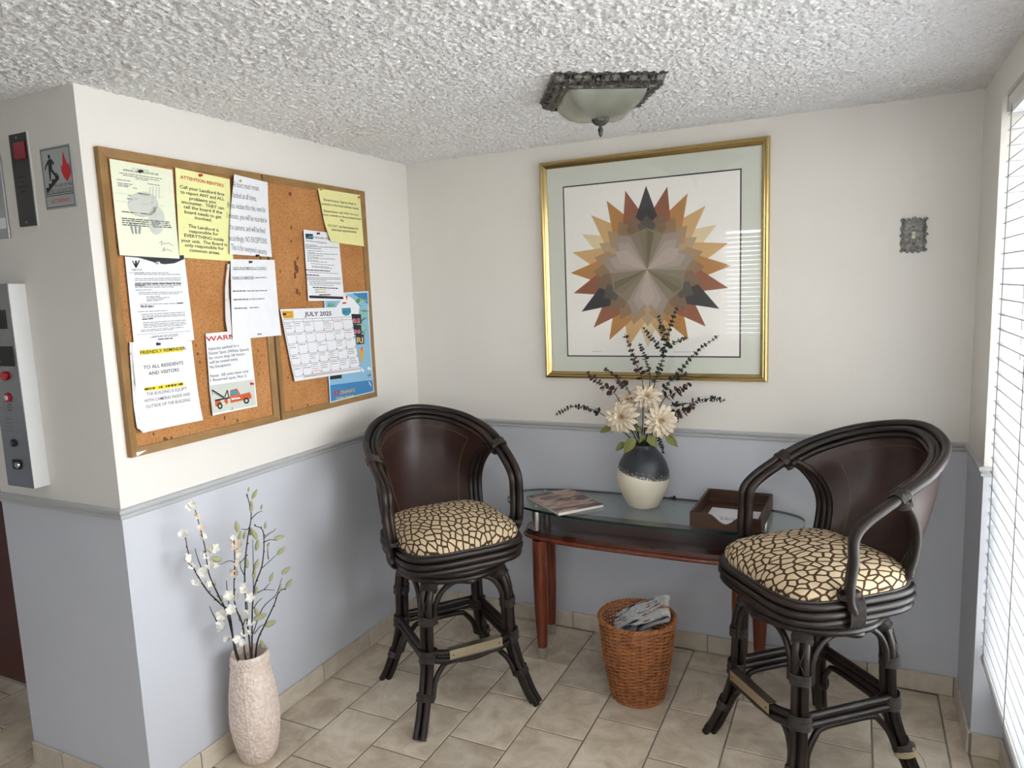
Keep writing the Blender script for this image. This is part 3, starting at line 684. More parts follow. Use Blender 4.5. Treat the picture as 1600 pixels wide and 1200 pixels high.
for q in [(205, 1056, 282, 1064), (210, 1078, 275, 1086)]: I.poly('yellow_highlight', [c(q[0], q[1]), c(q[2], q[1]), c(q[2], q[3]), c(q[0], q[3])][::-1]); I.words('printed_text', c(q[0]-35, (q[1]+q[3])/2), c(q[2], (q[1]+q[3])/2), .9)
I.poly('navy_print', [c(112, 1115), c(448, 1128), c(452, 1152), c(115, 1142)][::-1]); I.words('rust_print', c(255, 1134), c(318, 1136), .9); I.done(o, INK)
# calendar
c = cv(430, 450, 6.316)
o, I = sheet('calendar', 'white calendar page headed JULY 2025 on the cork board', 'calendar', [c(48, 210), c(740, 185), c(835, 825), c(188, 922)], P_WHITE, 6, (0, 0, .006, .004))
I.text('printed_text', 'JULY 2025', c(290, 278), c(556, 270), 6.6, 2); I.poly('gold_print', [c(62, 228), c(178, 225), c(182, 298), c(82, 302)][::-1]); I.line('navy_print', [c(92, 245), c(155, 243), c(160, 278), c(100, 280), c(92, 245)], .5, .0001)
I.poly('teal_print', [c(655, 200), c(742, 195), c(748, 240), c(725, 270), c(690, 275), c(662, 255)][::-1]); I.words('navy_print', c(672, 225), c(735, 222), 1.2); I.words('navy_print', c(672, 240), c(735, 237), 1.2)
TLg, TRg, BRg, BLg = (80, 312), (755, 285), (830, 775), (190, 878)
def gp(u, v): return (TLg[0]*(1-u)*(1-v)+TRg[0]*u*(1-v)+BRg[0]*u*v+BLg[0]*(1-u)*v, TLg[1]*(1-u)*(1-v)+TRg[1]*u*(1-v)+BRg[1]*u*v+BLg[1]*(1-u)*v)
for v in [0, .05, .24, .43, .62, .80, 1]: I.line('faint_print', [c(*gp(0, v)), c(*gp(.5, v+.0)), c(*gp(1, v))], .55)
for k in range(8): I.line('faint_print', [c(*gp(k/7, 0)), c(*gp(k/7, .5)), c(*gp(k/7, 1))], .55)
rn = random.Random(5); VS = [.05, .24, .43, .62, .80, 1]
for r_ in range(5):
    for k in range(7):
        for q in range(rn.choice([0, 1, 2, 2, 3, 4])):
            v = VS[r_]+(VS[r_+1]-VS[r_])*(.15+.2*q); I.words('printed_text' if rn.random() > .2 else 'rust_print', c(*gp((k+.1)/7, v)), c(*gp((k+rn.uniform(.5, .9))/7, v)), .7)
        I.words('printed_text', c(*gp((k+.86)/7, VS[r_+1]-.025)), c(*gp((k+.97)/7, VS[r_+1]-.025)), 1.2)
I.line('printed_text', [c(275, 880), c(830, 798)], .6); I.words('rust_print', c(280, 872), c(820, 790), .6); I.done(o, INK)
# flyer
o, I = sheet('flyer', 'blue tropical flyer with palm leaves half hidden by the calendar', 'flyer', [c(478, 58), c(912, 30), c(972, 1025), c(540, 1135)], P_FLYER, 1, (0, .004, .003, 0))
I.poly('white_print', [c(484, 64), c(908, 36), c(968, 1020), c(544, 1130)][::-1]); e = .0001
I.poly('sky_print', [c(490, 72), c(902, 44), c(960, 940), c(544, 1020)][::-1], e); I.poly('blue_print', [c(540, 960), c(958, 905), c(964, 1018), c(548, 1122)][::-1], 2*e); I.poly('blue_print', [c(760, 52), c(902, 44), c(912, 160), c(830, 100)][::-1], 2*e)
rn = random.Random(3)
for k in range(26):
    x_, y_ = rn.uniform(790, 880), rn.uniform(110, 480); a = rn.uniform(-.8, 1.2); l_ = rn.uniform(35, 65); dx, dy = math.cos(a), -math.sin(a)
    I.poly(rn.choice(['green_print', 'green_print', 'light_green_print']), [c(x_-dx*l_, y_-dy*l_), c(x_+dy*9, y_-dx*9), c(x_+dx*l_, y_+dy*l_), c(x_-dy*9, y_+dx*9)][::-1], 3*e+k*2e-6)
for k in range(5): I.poly('green_print', [c(515+k*16, 185), c(525+k*14, 130), c(532+k*14, 185)][::-1], 3*e)
I.poly('white_print', [c(600, 190), c(690, 60), c(770, 110), c(830, 180), c(820, 260), c(600, 260)][::-1], 4*e)
I.text('red_print', '!', c(695, 112), c(715, 112), 6, 2, extra=5*e); I.poly('red_print', [c(662, 142), c(700, 138), c(700, 155), c(662, 158)][::-1], 5*e)
for t, x0, y0, x1, h, bgc in [('es', 765, 340, 832, 9, 'printed_text'), ('se', 785, 445, 835, 8, 'printed_text'), ('RI', 810, 540, 862, 8, 'printed_text')]:
    I.poly(bgc, [c(x0-15, y0-85), c(x1+12, y0-80), c(x1+16, y0+12), c(x0-10, y0+18)][::-1], 5*e); I.text('white_print', t, c(x0-3, y0+2), c(x1+3, y0), h+.6, 5, extra=6*e); I.text('pink_print' if t != 'RI' else 'gold_print', t, c(x0, y0), c(x1, y0-2), h, 1.5, extra=7*e)
I.poly('gold_print', [c(835, 600), c(870, 575), c(868, 700), c(842, 740)][::-1], 4*e); I.poly('pink_print', [c(840, 590), c(860, 580), c(858, 640)][::-1], 5*e)
for k in range(6): I.words('pink_print', c(868, 590+k*24), c(938, 570+k*24), 1.6)
for t in [(888, 755, 930, 748, 'navy_print'), (882, 785, 935, 778, 'navy_print'), (902, 838, 945, 832, 'navy_print')]: I.words(t[4], c(t[0], t[1]), c(t[2], t[3]), 1.8)
I.text('navy_print', '$40', c(910, 875), c(945, 868), 3.6, 1, extra=4*e)
I.poly('printed_text', [c(540, 868), c(655, 855), c(655, 890), c(540, 905)][::-1], 4*e); I.words('rust_print', c(545, 888), c(650, 874), 2.4); I.words('navy_print', c(680, 860), c(830, 835), 1.6); I.words('navy_print', c(720, 875), c(790, 862), 1.2)
for q in [(615, 945, 870, 900), (595, 970, 895, 918)]: I.words('pink_print', c(q[0], q[1]), c(q[2], q[3]), 2.0)
I.text('red_print', 'D', c(582, 1062), c(640, 1052), 7.5, 3, extra=5*e); I.text('gold_print', 'ONNA\'S', c(636, 1050), c(785, 1022), 5, 2, extra=5*e); I.text('yellow_highlight', 'Caribbean Restaurant', c(600, 1100), c(778, 1066), 3.4, .6, extra=5*e)
for q in [(808, 990, 930, 965), (840, 1008, 930, 990), (805, 1045, 965, 1012)]: I.words('white_print', c(q[0], q[1]), c(q[2], q[3]), 1.8)
I.done(o, INK)

# push pins
def pin(label, u, v, col, lay, r=.0042):
    m = mat('pin_'+col, {'black': (.012, .012, .02), 'red': srgb(200, 30, 44), 'green': srgb(180, 190, 40), 'orange': srgb(190, 110, 50), 'white': srgb(225, 225, 222)}[col], .3)
    c_ = px(u, v, 0, XB+.001*lay+.001); root = thing('push_pin', label, 'push pin', c_, 0, 'push pins in the cork boards')
    R = Matrix.Rotation(math.pi/2, 4, 'Y')
    b = bmesh.new(); lathe(b, [(r*1.15, 0), (r*1.2, .0012), (r*.6, .002), (r*.5, .006), (r*.95, .009), (r*.95, .0105), (r*.5, .011)], 14); b.transform(R); obj('pin_head', b, m, root, 35)
    b = bmesh.new(); tube(b, [(-.008, 0, 0), (0, 0, 0)], .0005, 5); obj('needle', b, M_STEEL, root)
for a in [('dark blue push pin on the cream city certificate', 218.5, 268, 'black', 3), ('red push pin above the ATTENTION RENTERS heading', 312, 274, 'red', 2), ('yellow green push pin in the notice about locked doors', 373, 283, 'green', 6), ('black push pin at the foot of the notice about locked doors', 401, 399.5, 'black', 15),
          ('black push pin at the top of the BOARD OF DIRECTORS sheet', 390, 409.5, 'black', 5), ('white push pin on the dark wave letter header', 245, 411, 'white', 2.5), ('black push pin at the top of the FRIENDLY REMINDER sleeve', 246, 537.5, 'black', 4), ('red push pin in the edge of the towing notice', 392.5, 599.5, 'red', 3),
          ('green push pin in the corner of the exterminator notice', 501, 296, 'green', 4), ('orange push pin in the corner of the exterminator notice', 560, 308.5, 'orange', 4), ('black push pin at the top of the small print sheet', 496, 365, 'black', 3), ('black push pin in the corner of the calendar page', 443, 491, 'black', 5)]: pin(*a)
# ------------------------------------------------------------------ elevator wall fittings
EY = -L
def wallplate(name, label, cat, x0, x1, z0, z1, dep, m):
    b = bmesh.new(); bbox(b, x0, x1, EY-dep, EY-.0004, z0, z1, .0015); return tag(obj(name, b, m), label, cat)
# evacuation sign
Q = [px(*q, 1, EY-.004) for q in [(60, 233), (110, 223), (119, 322), (73, 329)]]
sx0, sx1, sz0, sz1 = (Q[0].x+Q[3].x)/2, (Q[1].x+Q[2].x)/2, (Q[2].z+Q[3].z)/2, (Q[0].z+Q[1].z)/2
sign = wallplate('fire_sign', 'grey and red sign with a stair figure and flame, IN CASE OF FIRE', 'sign', sx0, sx1, sz0, sz1, .004, mat('sign_grey', srgb(176, 182, 182), .35))
I = Ink(1, EY-.004, (0, -1, 0), .0004); sw, sh = sx1-sx0, sz1-sz0
def S(u, v): return (sx0+sw*u, EY-.004, sz1-sh*v)
def frame(a, b, c_, d, t):
    for q in [((a, b), (c_, b), (c_, b+t), (a, b+t)), ((a, d-t), (c_, d-t), (c_, d), (a, d)), ((a, b), (a+t*1.2, b), (a+t*1.2, d), (a, d)), ((c_-t*1.2, b), (c_, b), (c_, d), (c_-t*1.2, d))]: I.poly('printed_text', [S(*k) for k in q][::-1])
frame(.04, .03, .96, .755, .012); frame(.04, .775, .96, .975, .012)
fig = [(.26, .20), (.36, .19), (.44, .26), (.42, .30), (.36, .26), (.36, .36), (.44, .43), (.50, .43), (.50, .46), (.41, .47), (.31, .39), (.28, .52), (.24, .55), (.235, .36), (.25, .27), (.19, .30), (.14, .36), (.115, .34), (.16, .28)]
I.poly('printed_text', [S(*q) for q in fig][::-1])
I.poly('printed_text', [S(.30+.040*math.cos(k*math.pi/6), .155+.036*math.sin(k*math.pi/6)) for k in range(12)])
I.poly('printed_text', [S(*q) for q in [(.09, .64), (.19, .64), (.19, .58), (.30, .58), (.30, .52), (.42, .52), (.42, .47), (.54, .46), (.54, .53), (.10, .74)]][::-1])
INK['flame_red'] = mat('flame_red', srgb(206, 32, 50), .4)
I.poly('flame_red', [S(*q) for q in [(.76, .10), (.80, .22), (.87, .33), (.90, .29), (.94, .42), (.91, .50), (.80, .59), (.70, .51), (.64, .40), (.66, .30), (.70, .35), (.72, .22)]][::-1])
for t, u0, u1, v, h, k, bo in [('IN CASE OF FIRE', .38, .93, .655, .052, 'printed_text', .3), ('DO NOT USE ELEVATORS', .10, .93, .735, .055, 'printed_text', .3), ('USE STAIRWAYS', .20, .80, .905, .065, 'red_print', .4)]:
    I.text(k, t, S(u0, v), S(u1, v), sh*h, bo)
I.done(sign, INK)
# indicator strip with a red lens
Q = [px(*q, 1, EY-.006) for q in [(12, 211), (39, 206), (57, 352), (31, 355)]]
ix0, ix1, iz0, iz1 = (Q[0].x+Q[3].x)/2, (Q[1].x+Q[2].x)/2, (Q[2].z+Q[3].z)/2, (Q[0].z+Q[1].z)/2
ind = wallplate('indicator_plate', 'tall dark metal indicator plate with a red lens beside the fire sign', 'indicator plate', ix0, ix1, iz0, iz1, .006, M_DKSTEEL)
iw = ix1-ix0; b = bmesh.new(); bbox(b, ix0+iw*.28, ix1-iw*.08, EY-.011, EY-.0062, iz1-.075, iz1-.026, .002); obj('red_lens', b, mat('red_lens_plastic', srgb(150, 24, 50), .25), ind)
for z_ in (iz0+.012, iz1-.012):
    b = bmesh.new(); lathe(b, [(.003, 0), (.003, .001), (.0015, .0016)], 10); b.transform(Matrix.Translation((ix0+iw*.45, EY-.0062, z_)) @ Matrix.Rotation(math.pi/2, 4, 'X')); obj('screw', b, M_STEEL, ind)
I = Ink(1, EY-.006, (0, -1, 0), .0003)
for k, q in enumerate([(.30, .70), (.42, .60), (.22, .82), (.36, .66)]): I.words('printed_text', (ix0+iw*q[0], EY-.006, iz1-.125-k*.014), (ix0+iw*q[1], EY-.006, iz1-.125-k*.014), 1.6)
I.done(ind, INK)
# ragged edge of bright bare plaster beside the strip
rn = random.Random(4); pts = [(ix1+.0005, iz0-.004)]+[(ix1+.006+rn.uniform(-.002, .003), iz0+(iz1-iz0)*k/14) for k in range(15)]+[(ix1+.0005, iz1+.006)]
b = bmesh.new(); b.faces.new([b.verts.new((x, EY-.0006, z)) for x, z in pts]); r_ = bmesh.ops.extrude_face_region(b, geom=list(b.faces)); bmesh.ops.translate(b, vec=(0, -.003, 0), verts=[v for v in r_['geom'] if isinstance(v, bmesh.types.BMVert)])
obj('plaster_edge', b, M_WHITE, ind)
p0 = px(0, 250, 1, EY-.006); p1 = px(15, 372, 1, EY-.006)
pl = wallplate('steel_plate', 'satin steel plate at the elevator door, left of the dark indicator plate', 'metal plate', p1.x-.10, p1.x, p1.z, p0.z+.02, .006, M_STEEL)
I = Ink(1, EY-.006, (0, -1, 0), .0003); I.poly('white_print', [(p1.x-.09, EY-.006, p1.z+.03), (p1.x-.008, EY-.006, p1.z+.03), (p1.x-.008, EY-.006, p1.z+.062), (p1.x-.09, EY-.006, p1.z+.062)]); I.done(pl, INK, {'white_print': 'paper_label'})
# call panel
fy = EY-.050
a0, a1 = px(12, 443, 1, fy), px(53, 764, 1, fy); lx = px(12.8, 762, 1, fy).x
cx1 = (a0.x+a1.x)/2; cx0 = lx; cz0, cz1 = a1.z, a0.z
b = bmesh.new(); bbox(b, cx0, cx1, fy, EY-.0004, cz0, cz1, .002)
cp = tag(obj('call_panel', b, noisy('panel_steel', (.24, .25, .26), (.32, .33, .34), 60, .30, metal=1.0, stretch=(30, 30, 1))), 'brushed steel elevator call panel with red buttons and black key switches', 'control panel')
b = bmesh.new(); box(b, cx1+.0002, cx1+.0014, fy+.001, EY-.0006, cz0+.001, cz1-.001); obj('lit_side_plate', b, mat('window_lit_side', (.80, .81, .82), .45, .35), cp)  # paler plate: window light on the panel's side put into its colour
def disc(name, u, v, r, m, h=.004, parent=cp, prof=None):
    q = px(u, v, 1, fy); b = bmesh.new(); lathe(b, prof or [(r, 0), (r, h*.7), (r*.8, h)], 20)
    b.transform(Matrix.Translation((q.x, fy-.0003, q.z)) @ Matrix.Rotation(math.pi/2, 4, 'X')); return obj(name, b, m, parent, 40)
M_RED = mat('red_button', srgb(176, 24, 40), .3); M_LENS = mat('white_button', srgb(200, 196, 196), .3)
disc('red_button', 9, 587, .014, M_RED, .010); disc('red_button', 13, 621, .014, M_RED, .006); disc('button_cap', 13, 621, .008, M_LENS, .009)
for k in range(6): disc('speaker_hole', 15.5+3.4*math.cos(k*1.047)*.8, 637+5*math.sin(k*1.047), .0018, M_BLACK, .0006)
disc('key_switch', 22, 692, .012, M_BLACK, .006); disc('key_slot', 22, 692, .005, M_DKSTEEL, .008)
q = px(28, 725.5, 1, fy); b = bmesh.new(); bbox(b, q.x-.020, q.x+.018, fy-.005, fy-.0003, q.z-.015, q.z+.015, .004, 2); obj('key_plate', b, M_BLACK, cp); disc('key_switch', 30, 726, .010, M_STEEL, .010)
for (u0, v0, u1, v1) in [(2, 553, 20, 541), (1, 571, 19, 559)]: pass
b = bmesh.new(); q0, q1 = px(0, 572, 1, fy), px(19.5, 541, 1, fy); box(b, cx0+.006, q1.x, fy-.0012, fy-.0003, q0.z, q1.z); obj('label_strip', b, M_BLACK, cp)
b = bmesh.new(); q0, q1 = px(0, 514, 1, fy), px(8, 484, 1, fy); box(b, cx0+.006, max(q1.x, cx0+.02), fy-.0012, fy-.0003, q0.z, q1.z); obj('display_window', b, M_BLACK, cp)
I = Ink(1, fy, (0, -1, 0), .0003)
for k in range(4): I.words('faint_print', (cx0+.03, fy, px(18, 655+k*6, 1, fy).z), (cx0+.07, fy, px(18, 655+k*6, 1, fy).z), 1.4)
I.poly('white_print', [(cx0+.012, fy, px(10, 566, 1, fy).z), (cx0+.05, fy, px(10, 566, 1, fy).z), (cx0+.04, fy, px(10, 550, 1, fy).z), (cx0+.02, fy, px(10, 552, 1, fy).z)], .0012)
I.done(cp, INK)

# ------------------------------------------------------------------ framed geometric print
Q = [px(*q, 1, -.02) for q in [(843, 254), (1205, 212), (1198, 600), (852, 588)]]
fx0, fx1, fz0, fz1 = (Q[0].x+Q[3].x)/2, (Q[1].x+Q[2].x)/2, (Q[2].z+Q[3].z)/2, (Q[0].z+Q[1].z)/2
M_GOLD = mat('polished_gold', srgb(196, 174, 122), .24, 1.0); M_MAT = mat('pale_mat_board', srgb(222, 226, 216), .7); M_PRINT = mat('white_print_paper', srgb(250, 249, 244), .6)
pic = thing('framed_picture', 'gold framed geometric star print under glass above the table', 'picture', ((fx0+fx1)/2, -.001, fz0))
T = Matrix.Translation(-pic.location); fw = .030
prof = [(0, .001), (0, .018), (.003, .024), (.010, .026), (.016, .022), (.019, .024), (.024, .020), (fw, .014), (fw, .001)]   # inward offset, depth
for k in range(4):
    cs = [(fx0, fz0), (fx1, fz0), (fx1, fz1), (fx0, fz1)]; dr_ = [(1, 1), (-1, 1), (-1, -1), (1, -1)]
    b = bmesh.new(); rows = []
    for j in (k, (k+1) % 4): rows.append([b.verts.new((cs[j][0]+dr_[j][0]*o_, -d_, cs[j][1]+dr_[j][1]*o_)) for o_, d_ in prof])
    n_ = len(prof)
    for q in range(n_): b.faces.new((rows[0][q], rows[0][(q+1) % n_], rows[1][(q+1) % n_], rows[1][q]))
    b.faces.new(rows[0]); b.faces.new(rows[1][::-1]); b.transform(T); obj('frame_rail', b, M_GOLD, pic, 25)
def plate(name, x0, x1, z0, z1, y0, y1, m):
    b = bmesh.new(); box(b, x0, x1, y0, y1, z0, z1); b.transform(T); return obj(name, b, m, pic)
plate('mat_board', fx0+fw-.004, fx1-fw+.004, fz0+fw-.004, fz1-fw+.004, -.009, -.001, M_MAT)
A = [px(*q, 1, -.012) for q in [(880, 292), (1160, 262), (1156, 558), (885, 558)]]
ax0, ax1, az0, az1 = (A[0].x+A[3].x)/2, (A[1].x+A[2].x)/2, (A[2].z+A[3].z)/2, (A[0].z+A[1].z)/2
plate('black_border', ax0, ax1, az0, az1, -.0096, -.0091, M_BLACK)
pr_ = plate('print_sheet', ax0+.0055, ax1-.0055, az0+.0055, az1-.0055, -.0102, -.0097, M_PRINT)
C0 = px(1011, 421, 1, -.0102); RR = (px(1012, 290, 1, -.0102)-C0).length
STARC = dict(black=(52, 50, 54), rust=(150, 92, 66), ochre=(186, 134, 74), tan=(214, 176, 124), cream=(232, 214, 174))
order = ['black', 'rust', 'ochre', 'tan', 'cream', 'tan', 'ochre', 'rust']
def petal(name, ang, r_tip, r_side, half, r_in, m, lay):
    pts = [(r_in, 0), (r_side, -half), (r_tip, 0), (r_side, half)]
    b = bmesh.new(); b.faces.new([b.verts.new((C0.x+r*RR*math.cos(ang+h), -.0103-lay*4e-5, C0.z+r*RR*math.sin(ang+h))) for r, h in pts]); b.transform(T); obj(name, b, m, pr_)
def facet(name, pts, rgb, lay):
    """flat printed facet; pts in (radius / star radius, degrees)"""
    b = bmesh.new(); b.faces.new([b.verts.new((C0.x+r*RR*math.cos(math.radians(h)), -.0103-lay*6e-5, C0.z+r*RR*math.sin(math.radians(h)))) for r, h in pts]); b.transform(T)
    obj(name, b, mat('print_%d_%d_%d' % rgb, srgb(*rgb), .6), pr_)
def kite(name, ax, tip, rs, hs, bot, rgb, lay): facet(name, [(bot, ax), (rs, ax-hs), (tip, ax), (rs, ax+hs)], rgb, lay)
facet('star_ground', [(.60, 15*k) for k in range(24)], (158, 136, 106), .5)
for rank, cn in enumerate(['cream', 'tan', 'ochre', 'rust', 'black']):
    for k in range(24):
        if order[k % 8] == cn: kite('star_point', 90-15*k, 1.0 if cn != 'cream' else .96, .62, 13.5, .47, STARC[cn], 1+rank*.5)
inner = {'black': (88, 82, 76), 'rust': (128, 102, 78), 'ochre': (150, 122, 90), 'tan': (172, 144, 110), 'cream': (184, 160, 128)}
for rank, cn in enumerate(['cream', 'tan', 'ochre', 'rust', 'black']):
    for k in range(24):
        if order[k % 8] == cn: kite('inner_facet', 90-15*k, .70 if cn != 'black' else .655, .54, 12.5, .34, inner[cn], 4+rank*.5)
for ax in (90, 210, 330):
    kite('flank_facet', ax, .50, .47, 27, 0, (138, 126, 106), 7)
for ax in (30, 150, 270):
    for sgn in (-1, 1): kite('lobe_facet', ax+sgn*18, .585, .465, 15.5, 0, (160, 146, 134), 7.5+.3*(sgn > 0))
    for sgn in (-1, 1): kite('lobe_facet', ax+sgn*13, .50, .40, 13, 0, (174, 159, 149), 8.4+.3*(sgn > 0))
    kite('lobe_facet', ax, .455, .36, 15, 0, (186, 170, 161), 9.2)
for ax in (90, 210, 330):
    kite('spoke_facet', ax, .49, .44, 12, 0, (112, 102, 78), 9.6)
    facet('spoke_facet', [(0, ax), (.49, ax), (.44, ax+12)], (126, 116, 92), 10)
I = Ink(1, -.0102, (0, -1, 0), .0002); I.line('grey_print', [(ax0+.12, -.0102, az0+.022), (ax0+.16, -.0102, az0+.024)], .5); I.line('grey_print', [(ax1-.27, -.0102, az0+.022), (ax1-.18, -.0102, az0+.023)], .5)
for k, (V, F) in I.d.items(): objd('signature', [Vector(v)-pic.location for v in V], F, INK[k], pr_, recalc=False)
plate('glass', fx0+fw-.003, fx1-fw+.003, fz0+fw-.003, fz1-fw+.003, -.0155, -.0135, glassy('picture_glass', (1, 1, 1), 1.42))

# ------------------------------------------------------------------ ornate switch plate
Q = [px(*q, 1, -.004) for q in [(1407, 345), (1447, 340), (1447, 391), (1409, 395)]]
kx, kz = sum(q.x for q in Q)/4, sum(q.z for q in Q)/4; hw, hh = .040, .0585
M_PEWTER = noisy('aged_pewter', (.10, .10, .095), (.34, .34, .32), 90, .4, metal=.8, bump=.5, bscale=160)
spl = thing('switch_plate', 'ornate pewter light switch plate on the back wall', 'switch plate', (kx, 0, kz))
b = bmesh.new(); N = 72; ring = []
for k in range(N):
    a = 2*math.pi*k/N; ca, sa = math.cos(a), math.sin(a); s = (abs(ca)**10+abs(sa)**10)**(-.1)
    w_ = 1+.055*math.cos(8*a+math.pi)+.03*math.cos(16*a)
    ring.append((hw*s*ca*w_, hh*s*sa*w_))
lo = [b.verts.new((x, -.0004, z)) for x, z in ring]; mid = [b.verts.new((x*.97, -.006, z*.97)) for x, z in ring]; inn = [b.verts.new((x*.72, -.0045, z*.72)) for x, z in ring]
for A_, B_ in ((lo, mid), (mid, inn)):
    for k in range(N): b.faces.new((A_[k], A_[(k+1) % N], B_[(k+1) % N], B_[k]))
b.faces.new(lo[::-1]); b.faces.new(inn); obj('plate', b, M_PEWTER, spl, 35)
for (x_, z_, r_) in [(-hw*.9, hh*.92, .008), (hw*.9, hh*.92, .008), (-hw*.9, -hh*.92, .008), (hw*.9, -hh*.92, .008), (0, hh*.97, .009), (0, -hh*.97, .009), (-hw*.95, 0, .008), (hw*.95, 0, .008)]:
    b = bmesh.new(); tube(b, [(x_+r_*(1-t*.11)*math.cos(t*1.05), -.0065, z_+r_*(1-t*.11)*math.sin(t*1.05)) for t in range(8)], .0022, 6); obj('scroll', b, M_PEWTER, spl, 40)
for sx_ in (-1, 1):
    b = bmesh.new(); tube(b, [(sx_*hw*.83, -.0065, z_*hh*.8) for z_ in (-1, -.6, -.2, .2, .6, 1)], [.0022, .003, .0018, .0018, .003, .0022], 6); obj('rib', b, M_PEWTER, spl, 40)
b = bmesh.new(); bbox(b, -.006, .006, -.008, -.0044, -.012, .014, .001); obj('toggle_surround', b, mat('ivory_plastic', srgb(206, 202, 182), .35), spl)
b = bmesh.new(); bbox(b, -.0035, .0035, -.017, -.0078, .000, .009, .001); obj('toggle', b, mat('ivory_plastic', (0, 0, 0)), spl)
for z_ in (-.030, .030):
    b = bmesh.new(); lathe(b, [(.003, 0), (.003, .0012), (.001, .0018)], 10); b.transform(Matrix.Translation((0, -.0044, z_)) @ Matrix.Rotation(math.pi/2, 4, 'X')); obj('screw', b, M_DKSTEEL, spl)

# ------------------------------------------------------------------ ceiling light
M_BRONZE = noisy('aged_bronze', (.018, .017, .016), (.20, .19, .175), 90, .42, metal=.75, bump=.4, bscale=120)
cl = thing('ceiling_light', 'square flush ceiling light with a leafy bronze frame and frosted glass bowl', 'ceiling light', (1.232, -.752, H), math.radians(30.5))
ho, hi_, dz = .168, .133, .040
for k in range(4):
    Rk = Matrix.Rotation(k*math.pi/2, 4, 'Z'); b = bmesh.new()
    pf = [(ho, 0), (ho, -.007), (ho-.006, -.012), (ho-.010, -.026), (hi_+.012, -.034), (hi_+.006, -.034), (hi_+.003, -dz), (hi_-.008, -dz), (hi_-.008, -.030)]
    rows = [[b.verts.new((s*h, -h, z)) for h, z in pf] for s in (-1, 1)]
    for q in range(len(pf)-1): b.faces.new((rows[0][q], rows[0][q+1], rows[1][q+1], rows[1][q]))
    b.transform(Rk); side = obj('frame_side', b, M_BRONZE, cl)
    b = bmesh.new(); n_ = 7
    for j in range(n_):
        x_ = (j-(n_-1)/2)*.041
        for (dx, dz_, sx_, sz_) in ([(0, -.020, .009, .012), (-.011, -.017, .005, .009), (.011, -.017, .005, .009), (0, -.030, .005, .005)] if j % 2 == 0 else [(0, -.023, .008, .008), (0, -.013, .005, .004), (-.006, -.029, .003, .004), (.006, -.029, .003, .004)]):
            t = bmesh.new(); bmesh.ops.create_icosphere(t, subdivisions=1, radius=1); t.transform(Matrix.Translation((x_+dx, -(ho-.012), dz_)) @ Matrix.Diagonal((sx_, .012, sz_, 1)))
            me = bpy.data.meshes.new('t'); t.to_mesh(me); t.free(); b.from_mesh(me); bpy.data.meshes.remove(me)
    for j in range(32):
        t = bmesh.new(); bmesh.ops.create_icosphere(t, subdivisions=1, radius=.0035); t.transform(Matrix.Translation(((j-15.5)*.0082, -hi_-.003, -dz+.003)))
        me = bpy.data.meshes.new('t'); t.to_mesh(me); t.free(); b.from_mesh(me); bpy.data.meshes.remove(me)
    b.transform(Rk); obj('leaf_relief', b, M_BRONZE, side, 60)
b = bmesh.new(); lathe(b, [(ho-.01, -.0005), (ho-.012, -.004)], 4*10, 30); obj('back_plate', b, M_BRONZE, cl)
M_ALAB = noisy('frosted_glass', srgb(118, 120, 108), srgb(150, 152, 142), 9, .15, detail=6)
b = bmesh.new(); hb = hi_-.009; prof = [(hb, -.034), (hb*.985, -.042), (hb*.92, -.056), (hb*.83, -.070), (hb*.70, -.084), (hb*.50, -.095), (hb*.22, -.099), (.008, -.100)]
rings = []
for i, (r, z) in enumerate(prof):
    e = 18-13*(i/(len(prof)-1))**1.5; ring = []
    for k in range(56):
        a = 2*math.pi*k/56; ca, sa = math.cos(a), math.sin(a); s = (abs(ca)**e+abs(sa)**e)**(-1/e); ring.append(b.verts.new((r*s*ca, r*s*sa, z)))
    rings.append(ring)
for A_, B_ in zip(rings, rings[1:]):
    for k in range(56): b.faces.new((A_[k], A_[(k+1) % 56], B_[(k+1) % 56], B_[k]))
b.faces.new(rings[-1]); obj('glass_bowl', b, M_ALAB, cl, 60)
b = bmesh.new(); rings = []
for r, z in [(.026, -.095), (.027, -.099), (.023, -.108), (.015, -.115), (.008, -.117)]:
    rings.append([b.verts.new((r*(1+.06*math.cos(12*2*math.pi*k/48))*math.cos(2*math.pi*k/48), r*(1+.06*math.cos(12*2*math.pi*k/48))*math.sin(2*math.pi*k/48), z)) for k in range(48)])
for A_, B_ in zip(rings, rings[1:]):
    for k in range(48): b.faces.new((A_[k], A_[(k+1) % 48], B_[(k+1) % 48], B_[k]))
b.faces.new(rings[-1]); b.faces.new(rings[0]); fc = obj('finial_cup', b, M_BRONZE, cl, 50)
b = bmesh.new(); lathe(b, [(.006, -.117), (.005, -.122), (.008, -.127), (.009, -.132), (.006, -.137), (.0075, -.141), (.004, -.148), (.001, -.152)], 16); obj('finial_tip', b, M_BRONZE, fc, 60)

cl2 = copy_tree(cl); cl2.location = (2.08, -2.30, H); cl2['label'] = 'added fill lamp, a square ceiling light near the window behind the viewpoint'  # second lamp added out of view to fill the floor and back wall
for ch_ in cl2.children:
    if ch_.name.startswith('glass_bowl'):
        ch_.data = ch_.data.copy(); ch_.data.materials[0] = mat('fill_lamp_glass', srgb(220, 216, 200), .3, Emission_Color=(1, .90, .76, 1), Emission_Strength=3.0)  # glowing bowl for the added fill lamp
ll = bpy.data.lights.new('fill_bulb', 'POINT'); ll.energy = 9; ll.color = (1, .92, .82); ll.shadow_soft_size = .08  # warm fill hung under the added lamp
lo_ = bpy.data.objects.new('fill_bulb', ll); link(lo_, cl2); lo_.location = (0, 0, -.26)

